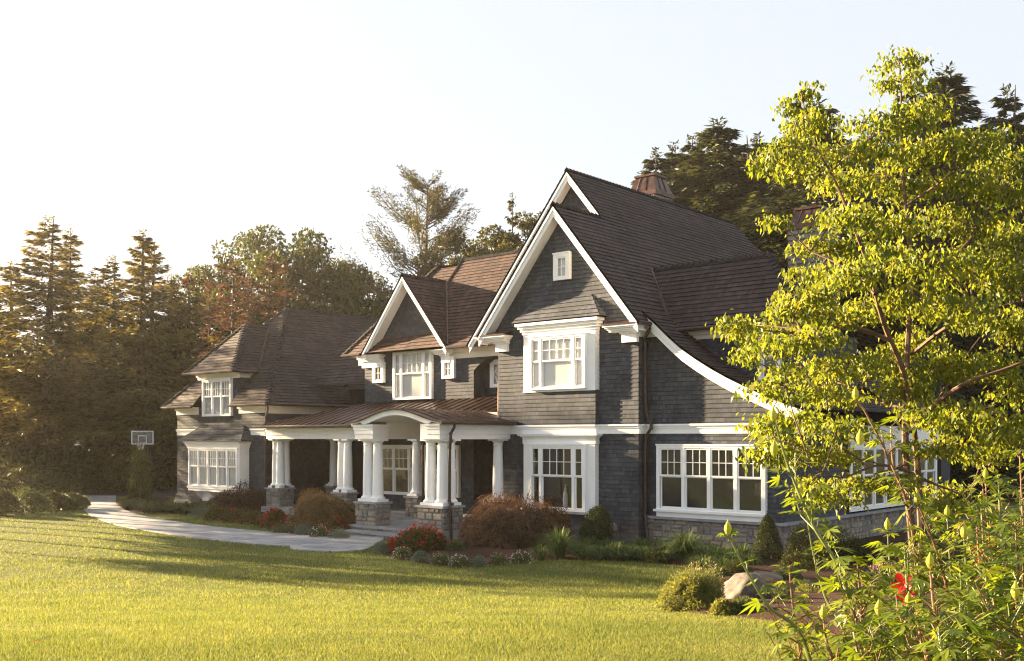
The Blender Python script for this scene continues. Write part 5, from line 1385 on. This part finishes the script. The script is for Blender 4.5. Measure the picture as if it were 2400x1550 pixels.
for k in range(9):
    px = 288 + k * 24; py = 1198 + (6 if k > 1 else 0) + (2 if k > 4 else 0)
    names = ['at the path corner', 'second from the path', 'third from the path', 'fourth from the path', 'in the middle of the row', 'right of the middle', 'third from the right', 'second from the right', 'at the right end of the row']
    tuft('ornamental_grass', 'green grass clump before the left wing, ' + names[k], tuple(G(px, py) + VV * .5), .62, .55, 520, 160 + k, mat='herb', group='grass row by the left wing', wd=.014)
for k, (px, py, lb) in enumerate(((1712, 1404, 'left of the boulder'), (1800, 1420, 'right of the boulder'), (1880, 1392, 'behind the mulch'), (1980, 1405, 'in the middle of the near bed'), (2120, 1400, 'under the dogwood'))):
    tuft('ornamental_grass', 'fine grass tuft ' + lb, tuple(G(px, py)), .36, .42, 420, 180 + k, mat='herb', wd=.006)
for k, (px, py, wv, tp, mt, ex, lb) in enumerate(((2090, 1395, 110, 1318, 'herb', ('pink_petal', 160, .04), 'pale pink flowering mound under the dogwood'), (2230, 1392, 120, 1320, 'sun_shrub', None, 'yellow green mound right of the dogwood trunk'), (2360, 1400, 130, 1310, 'herb', ('red_petal', 30, .05), 'green mound at the right edge of the near bed'),
        (1900, 1350, 150, 1290, 'shade_shrub', None, 'dark low shrub behind the boulder in the shade'), (2040, 1335, 170, 1258, 'shade_shrub', None, 'dark shrub under the side windows'), (2200, 1325, 170, 1235, 'shade_shrub', None, 'dark shrub before the right end of the side windows'), (1895, 1338, 120, 1222, 'shade_shrub', None, 'dark shrub against the stone base right of the cone shaped spruce'), (1975, 1332, 120, 1228, 'shade_shrub', None, 'dark shrub at the left end of the side windows'), (2370, 1330, 190, 1190, 'shade_shrub', None, 'dark tall shrub at the right edge behind the hibiscus'))):
    mound('garden_shrub', lb, 'shrub', px, py, wv, tp, mt, 3600, .06, 190 + k, extra=ex)
for k, (px, py, wv, hp, mt, lb) in enumerate(((1752, 1446, 84, 44, 'herb', 'feathery green plant hiding the lower front of the large boulder'), (1700, 1446, 60, 40, 'sun_shrub', 'small yellow green plant before the foot of the large boulder'), (1830, 1418, 90, 44, 'herb', 'low green plant right of the large boulder'), (1905, 1408, 80, 40, 'sun_shrub', 'low yellow green plant in the middle of the mulch'), (1985, 1398, 90, 46, 'herb', 'low green plant left of the pink flowering mound'),
        (1735, 1352, 80, 40, 'shade_shrub', 'dark low plant behind the golden shrub'), (1850, 1372, 90, 44, 'herb', 'green low plant behind the flat pale boulder'), (1960, 1452, 70, 34, 'herb', 'small green plant at the mulch edge near the hibiscus'), (2040, 1440, 80, 40, 'sun_shrub', 'small yellow green plant among the hibiscus stems'), (1690, 1362, 60, 36, 'herb', 'green plant filling the corner between lawn and golden shrub'))):
    mound('bedding_plant', lb, 'plant', px, py, wv, py - hp, mt, 2600, .055, 230 + k, lobes=11, width=.35, stems=False)
# boulders
def boulder(label, loc, sx, sy, sz, seed):
    r_ = np.random.default_rng(seed); import bmesh
    bm = bmesh.new(); bmesh.ops.create_icosphere(bm, subdivisions=4, radius=1)
    ax = sph(9, r_); dd = r_.uniform(.62, .95, 9)
    for v in bm.verts:
        p = np.array(v.co)
        for a, d_ in zip(ax, dd):
            k = p @ a
            if k > d_: p = p - a * (k - d_) * .85
        p = p * (1 + .03 * math.sin(p[0] * 9 + seed) * math.sin(p[1] * 7) + .02 * math.sin(p[2] * 13 + p[0] * 5))
        v.co = (p[0] * sx, p[1] * sy, p[2] * sz)
    me = bpy.data.meshes.new('boulder'); bm.to_mesh(me); bm.free(); me.materials.append(M['boulder'])
    for p in me.polygons: p.use_smooth = True
    o = link(bpy.data.objects.new('boulder', me)); o.location = loc; return tag(o, label, 'boulder')
m, t, o_ = new_mat('boulder_granite'); L_ = t.links.new
geo = nd(t, 'ShaderNodeNewGeometry'); n1 = nd(t, 'ShaderNodeTexNoise', Scale=4.0, Detail=8.0, Roughness=.7); L_(geo.outputs['Position'], n1.inputs['Vector'])
r1 = ramp(t, [(.3, (.028, .023, .018)), (.5, (.085, .07, .055)), (.7, (.165, .14, .112))]); L_(n1.outputs[0], r1.inputs[0])
b1 = nd(t, 'ShaderNodeBsdfPrincipled', Roughness=.85); L_(r1.outputs[0], b1.inputs['Base Color']); bp1 = nd(t, 'ShaderNodeBump', Strength=.8, Distance=.05); L_(n1.outputs[0], bp1.inputs['Height']); L_(bp1.outputs[0], b1.inputs['Normal']); L_(b1.outputs[0], o_.inputs[0]); M['boulder'] = m
p = G(1755, 1424); boulder('large weathered boulder beside the yellow green shrub at the lawn edge', tuple(p + UU * .16 + VV * .3), .42, .42, .34, 5)
p = G(1792, 1372); boulder('flat pale boulder behind the large one in the near bed', tuple(p + UU * .12), .45, .4, .2, 8)
p = G(2190, 1372); boulder('small pale boulder right of the dogwood trunk', tuple(p + UU * .1), .3, .3, .22, 9)

# ================================================================== BASKETBALL HOOP
bd_ = 57.0; p = AT(334, 1026, bd_)
t = thing('basketball_hoop', 'clear basketball backboard with white frame on a pole behind the upright shrub', 'basketball hoop', (p[0], p[1], float(gz(p[0], p[1]))), rz=R(41))
zc = p[2] - float(gz(p[0], p[1]))
mb = MB(); W2, H2 = .62, .38
for a in ((-W2, W2, zc + H2 - .06, zc + H2), (-W2, W2, zc - H2, zc - H2 + .06), (-W2, -W2 + .06, zc - H2 + .06, zc + H2 - .06), (W2 - .06, W2, zc - H2 + .06, zc + H2 - .06),
          (-.24, .24, zc + .08, zc + .12), (-.24, -.20, zc - .26, zc + .08), (.20, .24, zc - .26, zc + .08), (-.24, .24, zc - .30, zc - .26)): mb.box(a[0], a[1], -.03, 0, a[2], a[3])
mb.build('backboard_frame', M['white'], t)
mb = MB(); mb.box(-W2 + .06, W2 - .06, -.018, -.008, zc - H2 + .06, zc + H2 - .06); mb.build('backboard', M['glass'], t)
mb = MB(); mb.tube([(.23 * math.cos(a), -.27 + .23 * math.sin(a), zc - .28) for a in np.linspace(0, 2 * math.pi, 20)], .012, n=6); mb.build('rim', m_plain('orange_rim', (.4, .09, .03)), t)
mb = MB()
for a in np.linspace(0, 2 * math.pi, 12, endpoint=False):
    for s in (1, -1):
        b = a + s * .5; mb.tube([(.22 * math.cos(a), -.27 + .22 * math.sin(a), zc - .29), (.16 * math.cos((a + b) / 2), -.27 + .16 * math.sin((a + b) / 2), zc - .48), (.12 * math.cos(b), -.27 + .12 * math.sin(b), zc - .66)], .008, n=4)
mb.build('net', M['white'], t)
mb = MB(); mb.tube([(0, .9, -.1), (0, .9, zc - .4), (0, .5, zc - .05), (0, .05, zc)], .06); mb.build('pole', M['copper_dk'], t)

# ================================================================== DOGWOOD
def dogwood():
    r_ = np.random.default_rng(201); D0 = 12.2
    base = on_ground(2140, D0); root = thing('dogwood_tree', 'yellow green sunlit dogwood with layered sprays of drooping leaves in the right foreground', 'tree', (0, 0, 0))
    at = lambda px, py, dd=0.0: AT(px, py, D0 + dd)
    segs = []
    def limb(pts, r0, r1):
        P = [at(*p) if not isinstance(p, np.ndarray) else p for p in pts]; P = spline(P, 4)
        segs.append((P, list(np.linspace(r0, r1, len(P))))); return P
    T1 = limb([base - UU * .2, (2143, 1330, 0), (2126, 1120, 0), (2122, 980, 0), (2128, 800, .1), (2138, 640, .1), (2122, 480, .2), (2112, 330, .2), (2112, 215, .2), (2108, 150, .1)], .056, .006)
    T2 = limb([base - UU * .2 + RR * .08, (2160, 1280, .1), (2146, 1040, .1), (2120, 880, -.1), (2072, 760, -.2), (2040, 640, -.3), (2012, 560, -.4), (1960, 430, -.4), (1905, 330, -.4), (1882, 240, -.4)], .047, .006)
    T3 = limb([(2135, 1010, 0), (2180, 960, -.5), (2260, 900, -.9), (2370, 860, -1.2), (2460, 820, -1.4)], .035, .012)
    T4 = limb([(2130, 720, .1), (2200, 640, .5), (2290, 540, .8), (2350, 420, 1.0)], .03, .008)
    T5 = limb([(2136, 1000, 0), (2195, 940, .4), (2215, 905, .5)], .02, .008)
    T6 = limb([(2090, 800, -.15), (1990, 765, -.5), (1880, 780, -.9), (1790, 775, -1.1)], .026, .008)
    T7 = limb([(2050, 690, -.3), (1985, 630, .2), (1900, 590, .6)], .02, .008)
    T8 = limb([(2124, 960, .1), (2030, 930, .6), (1940, 880, .9), (1850, 900, 1.1)], .025, .008)
    T9 = limb([(2140, 1110, 0), (2060, 1090, -.5), (1970, 1120, -.8), (1900, 1090, -1.0)], .02, .006)
    T10 = limb([(2150, 1120, .1), (2230, 1150, .5), (2270, 1170, .6)], .018, .006)
    T11 = limb([(2138, 830, .1), (2230, 760, -.6), (2340, 720, -1.0), (2440, 700, -1.2)], .026, .008)
    T12 = limb([(2125, 480, .2), (2200, 430, -.3), (2290, 360, -.5)], .02, .006)
    ALL = np.array([p for T in (T1[10:], T2[10:], T3, T4, T5, T6, T7, T8, T9, T10, T11, T12) for p in T])
    pads = [(2110, 138, 52, 20), (2140, 188, 34, 20), (2078, 196, 14, 12), (1885, 208, 18, 14), (1858, 246, 24, 18), (1900, 285, 48, 26), (1850, 345, 55, 30), (1930, 365, 65, 32), (2020, 288, 55, 18), (2112, 275, 55, 34), (2180, 255, 42, 30), (2050, 345, 55, 30), (2130, 360, 60, 34),
            (1788, 378, 26, 14), (1870, 400, 60, 26), (1980, 425, 70, 34), (2210, 335, 55, 34), (2280, 335, 66, 34), (2350, 372, 60, 40), (2250, 425, 70, 40), (2120, 440, 70, 36), (2360, 455, 54, 44), (2060, 420, 50, 24),
            (1815, 518, 28, 16), (1950, 512, 50, 26), (2010, 505, 62, 30), (2085, 525, 60, 26), (2190, 515, 80, 40), (2300, 525, 80, 40), (2375, 560, 45, 44), (1920, 575, 58, 24), (1990, 580, 62, 26), (1910, 640, 62, 28), (1985, 645, 70, 34), (2080, 600, 48, 34), (2190, 612, 80, 44), (2290, 622, 80, 44), (2370, 662, 54, 44),
            (1885, 695, 66, 28), (1775, 768, 66, 26), (1722, 762, 34, 30), (1815, 800, 70, 38), (1748, 832, 32, 24), (1900, 792, 70, 34), (1955, 738, 70, 26), (2045, 722, 68, 34), (2150, 692, 76, 44), (2235, 722, 80, 46), (2335, 742, 80, 46), (1845, 720, 34, 22),
            (1990, 852, 70, 34), (1880, 862, 80, 38), (1840, 905, 80, 34), (1945, 925, 80, 38), (2075, 842, 62, 50), (2120, 905, 60, 44), (2210, 855, 80, 46), (2310, 855, 80, 46), (2385, 905, 50, 46), (2140, 800, 60, 40),
            (1795, 985, 52, 34), (1870, 985, 80, 34), (1960, 1005, 70, 34), (2200, 965, 80, 44), (2290, 975, 80, 44), (2365, 1015, 60, 44), (1785, 1060, 36, 30), (1880, 1062, 70, 34), (1955, 1065, 60, 28), (2212, 1045, 60, 28), (2300, 1062, 60, 28), (1830, 1035, 50, 30),
            (2020, 1132, 70, 20), (2090, 1125, 56, 20), (1955, 1162, 50, 18), (2200, 1148, 60, 20), (2235, 1182, 40, 20), (1890, 1140, 40, 22), (2395, 780, 40, 40)]
    L = Leafs()
    for k, (px, py, rx, ry) in enumerate(pads):
        edge = min(1.0, abs(px - 2110) / 400)
        dd = r_.uniform(-1, 1) * 1.5 * (1 - .5 * edge) if py > 260 else r_.uniform(-.3, .3)
        c = at(px, py, dd); a, b = 1.22 * rx / F_PX * D0, .92 * ry / F_PX * D0
        i = np.argmin(((ALL - c) ** 2).sum(1) + 3 * np.maximum(0, ALL[:, 2] - c[2] - .05) ** 2); s = ALL[i]
        segs.append(([s, (s + c) / 2 + UU * .04 + r_.normal(size=3) * .03, c], [.011, .008, .004]))
        nt = max(12, int(9 + a * b * 470))
        for q in range(nt):      # twigs of the pad, each ending in a hanging tuft of leaves
            u = sph(1, r_)[0] * r_.uniform(.2, 1) ** .5; e = c + RR * u[0] * a + VV * u[1] * a * 1.1 + UU * (u[2] * b * .8 - .04 * (u[0] ** 2))
            if q % 4 == 0: segs.append(([c, (c + e) / 2 + UU * .03, e], [.005, .004, .0025]))
            m_ = int(r_.integers(9, 16))
            P = e + r_.normal(size=(m_, 3)) * np.array([.075, .075, .045])
            out = r_.normal(size=(m_, 3)) * np.array([1, 1, .35]); Dv = unit(out) * .6 - UU * r_.uniform(.4, 1.2, m_)[:, None]
            V, F_ = leaves(P, Dv, .078 * r_.uniform(.4, 1.35, m_), .037 * r_.uniform(.8, 1.15, m_), fold=.28, seed=k * 50 + q, droop=.1); L.add(V, F_)
    trunk_mesh('trunk', segs, 'bark_red', root); L.build('crown', M['dogwood'], root); return root
dogwood()

# ================================================================== HIBISCUS IN THE FOREGROUND
def palmate(P, D, N, size, lobes=5, r_=None):
    """palmate leaf with narrow toothed lobes; returns verts, faces"""
    V = []; F_ = []; S = np.cross(N, D)
    for k in range(lobes):
        a = (k - (lobes - 1) / 2) * .62; ln = size * (1 - .17 * abs(k - (lobes - 1) / 2)); w_ = size * .10
        d = D * math.cos(a) + S * math.sin(a); s = np.cross(N, d); dr = -N * .0 - UU * ln * .14
        i = len(V)
        V += [P, P + d * ln * .35 + s * w_ * .75 - N * .0, P + d * ln * .6 + s * w_ + dr * .35, P + d * ln + dr, P + d * ln * .6 - s * w_ + dr * .35, P + d * ln * .35 - s * w_ * .75, P + d * ln * .55 + N * ln * -.035 + dr * .3]
        F_ += [[i, i + 5, i + 6, i + 1], [i + 1, i + 6, i + 3, i + 2], [i + 5, i + 4, i + 3, i + 6]]
    return np.array(V), np.array(F_)
def hibiscus(label, pts, depth, seed, every=.055, size=(.08, .145), bud=True, flower=None, red=False, side=2, bare=.12, group=None):
    """one tall stem; pts = picture positions from root to tip"""
    r_ = np.random.default_rng(seed); root = thing('hibiscus', label, 'hibiscus', (0, 0, 0), group=group); L = Leafs(); segs = []
    P = [AT(px, py, depth + dz) for px, py, dz in pts]
    g0_ = np.array(P[0]); g0_[2] = min(g0_[2], float(gz(g0_[0], g0_[1])) - .05); P[0] = g0_
    P = spline(P, 8); segs.append((P, list(np.linspace(.013, .004, len(P)))))
    PA = np.array(P); seg = np.linalg.norm(np.diff(PA, axis=0), axis=1); cl = np.concatenate([[0], np.cumsum(seg)]); tot = cl[-1]
    def along(s):
        i = min(len(seg) - 1, int(np.searchsorted(cl, s) - 1)); i = max(0, i); f = (s - cl[i]) / seg[i]; return PA[i] * (1 - f) + PA[i + 1] * f, unit(PA[i + 1] - PA[i])
    def leaf_at(p, d, az, sz):
        o = math.cos(az) * RR + math.sin(az) * VV; pd = unit(o * .8 + UU * .45 + d * .2); pl = sz * r_.uniform(.5, 1.0); e = p + pd * pl
        segs.append(([p, p + pd * pl * .6 + UU * .005, e], [.0028, .0022, .0016]))
        dd = unit(o + UU * r_.uniform(-.55, .15)); nn = UU + r_.normal(size=3) * .35; nn = unit(nn - dd * (nn @ dd))
        V, F_ = palmate(e, dd, nn, sz, 5 if r_.random() < .75 else 3); L.add(V, F_)
    s = tot * bare; az = r_.uniform(0, 6)
    while s < tot:
        p, d = along(s); az += 2.4 + r_.normal() * .3; t = s / tot
        leaf_at(p, d, az, r_.uniform(*size) * (1.05 - .45 * t ** 3))
        if side and r_.random() < .16 * side and .25 < t < .85:     # side shoot
            o = math.cos(az + 1) * RR + math.sin(az + 1) * VV; ln = r_.uniform(.15, .34); e = p + (o * .65 + UU * .75) * ln
            segs.append(([p, p + (o * .8 + UU * .5) * ln * .5, e], [.006, .004, .003]))
            for q in range(6): leaf_at(p + (e - p) * (.35 + .13 * q), unit(e - p), r_.uniform(0, 6.28), r_.uniform(*size) * .75)
        s += every * r_.uniform(.7, 1.3)
    for q in range(5): leaf_at(PA[-1] - UU * .01 * q, UU, q * 1.3, size[0] * .55)
    trunk_mesh('stem', segs, 'stem_red' if red else 'stem', root); npmesh('foliage', np.concatenate(L.V), np.concatenate(L.F), M['hibiscus'], root)
    def budmesh(p, sz):
        mb = MB(); mb.lathe(tuple(p - UU * .01), [(.004, -.01), (sz * .2, 0), (sz * .34, sz * .35), (sz * .3, sz * .7), (sz * .1, sz * 1.05), (.002, sz * 1.25)], n=9); mb.build('bud', M['bud'], root)
    if bud: budmesh(PA[-1] + UU * .01, .06)
    for sp in (bud if isinstance(bud, (list, tuple)) else ()):
        budmesh(AT(sp[0], sp[1], depth), .07)
    if flower:
        for px, py in flower:
            c = AT(px, py, depth - .12); F2 = Leafs(); ax = unit(-VV * .6 - RR * .5 + UU * .3)
            a1 = unit(np.cross(ax, UU)); a2 = np.cross(ax, a1)
            for q in range(5):
                th = q * 2 * math.pi / 5 + .3; d = math.cos(th) * a1 + math.sin(th) * a2; s2 = np.cross(ax, d); ln = .058
                V = np.array([c, c + d * ln * .45 + s2 * ln * .3 + ax * .012, c + d * ln + s2 * ln * .33 + ax * .025, c + d * ln * 1.12 + ax * .03, c + d * ln - s2 * ln * .33 + ax * .02, c + d * ln * .45 - s2 * ln * .3 + ax * .01])
                F2.add(V, np.array([[0, 1, 2, 3], [0, 3, 4, 5]]))
            F2.build('flower', M['red_petal'], root)
            segs2 = MB(); segs2.tube([along(tot * .6)[0], c], .003, n=5); segs2.build('flower_stalk', M['stem'], root)
    return root
hibiscus('tall hibiscus stem leaning left with big buds, its top before the belt course', [(2085, 1590, 0), (1990, 1400, 0), (1905, 1230, .05), (1850, 1100, .1), (1822, 1010, .1), (1812, 985, .1)], 5.6, 301, bud=[(1815, 1063)], bare=.08)
hibiscus('hibiscus stem before the dogwood trunk with a pale bud near its top', [(2150, 1600, 0), (2150, 1380, 0), (2130, 1200, 0), (2085, 1080, .05), (2030, 970, .1), (2005, 935, .1)], 5.9, 302, bud=[(2016, 1036)], red=True, flower=[(2118, 1370), (2128, 1398)])
hibiscus('short hibiscus stem leaning far left with a single closed bud', [(1965, 1640, 0), (1890, 1520, 0), (1800, 1420, 0), (1740, 1320, 0), (1706, 1252, 0)], 5.3, 303, every=.10, side=.6)
hibiscus('hibiscus stem with thick green base between the two left stems', [(2060, 1640, 0), (1985, 1500, 0), (1935, 1400, .1), (1905, 1290, .2), (1890, 1200, .2)], 6.1, 304, every=.09)
hibiscus('leafy hibiscus stem rising right of the dogwood trunk', [(2260, 1640, 0), (2230, 1480, 0), (2215, 1360, 0), (2180, 1250, 0), (2150, 1180, 0)], 5.8, 305, red=True)
RH = [(2300, 1180, 6.2, 'with its top beside the glazed side room'), (2340, 1120, 5.6, 'with a drooping tip near the right edge'), (2390, 1060, 6.4, 'at the right edge reaching highest of the right clump'), (2260, 1260, 5.2, 'low and bushy in front of the clump'), (2380, 1230, 5.0, 'low at the right edge'),
      (2310, 1340, 4.7, 'short, nearest the camera'), (2180, 1330, 4.9, 'short one under the red flower'), (2420, 1150, 5.4, 'cut by the right edge'), (2340, 1260, 6.6, 'at the back of the right clump'), (2060, 1440, 4.8, 'low one at the bottom of the photo left of the clump'), (2150, 1440, 4.5, 'lowest leaves at the bottom of the photo'), (2250, 1420, 4.4, 'lowest leaves at the bottom right'), (2380, 1400, 4.5, 'lowest leaves in the bottom right corner'),
      (2120, 1290, 5.4, 'between the dogwood trunk and the left stems'), (2010, 1330, 5.6, 'half high between the two leaning stems'), (2220, 1210, 6.8, 'at the back right of the dogwood trunk'), (2290, 1240, 5.9, 'in the heart of the right clump'), (2400, 1300, 5.7, 'at the right edge in the middle of the clump'), (1930, 1450, 5.2, 'low one left of the thick stem'), (2200, 1480, 4.2, 'nearest leaves at the bottom edge'), (2330, 1470, 4.3, 'nearest leaves below the clump'), (2080, 1240, 6.5, 'slender one just left of the dogwood trunk'), (1850, 1330, 6.4, 'slender one behind the far left stem'),
      (2390, 1150, 7.2, 'tall at the back of the right edge'), (2310, 1120, 7.4, 'tall at the back beside the side windows'), (2250, 1330, 6.4, 'middle of the clump behind the red flower'), (2350, 1330, 5.2, 'middle of the clump near the right edge'), (2130, 1420, 5.2, 'bushy one under the dogwood trunk'), (2000, 1470, 4.9, 'bushy one at the bottom left of the clump')]
for k, (px, py, d, lb) in enumerate(RH):
    hibiscus('hibiscus ' + lb, [(px + 30, 1680, 0), (px + 25, 1680 - (1680 - py) * .4, 0), (px + 8, 1680 - (1680 - py) * .75, .05), (px, py, .1)], d, 320 + k, every=.036, side=3.5, bare=.05, bud=k % 3 == 0, red=k % 2 == 0, flower=[(2298, 1300)] if k == 8 else None, group=None)

# ================================================================== AIR
mb = MB(); c0 = CAM + VV * 110; mb.box(-300, 300, -170, 260, -2.5, 34)
def haze_frame(o): return o
m, t, o_ = new_mat('evening_haze'); pv = nd(t, 'ShaderNodeVolumePrincipled'); pv.inputs['Color'].default_value = (1.0, .93, .82, 1); pv.inputs['Density'].default_value = .00024; pv.inputs['Anisotropy'].default_value = .55
t.links.new(pv.outputs[0], o_.inputs['Volume'])
tag(mb.build('haze', m), kind='stuff')

# fallen leaves on the near lawn
for k, (px, py, lb) in enumerate(((86, 1512, 'red fallen leaf on the grass near the bottom left'), (108, 1504, 'orange brown fallen leaf beside the red one on the grass'), (700, 1536, 'brown fallen leaf on the grass near the bottom centre'))):
    p = G(px, py); V, F_ = palmate(p + UU * .05, unit(np.array([1, .3 * k, .05])), unit(np.array([.1, .1, 1.0])), .07, 5)
    tag(npmesh('fallen_leaf', V, F_, M['begonia'] if k else M['red_petal']), lb, 'leaf')
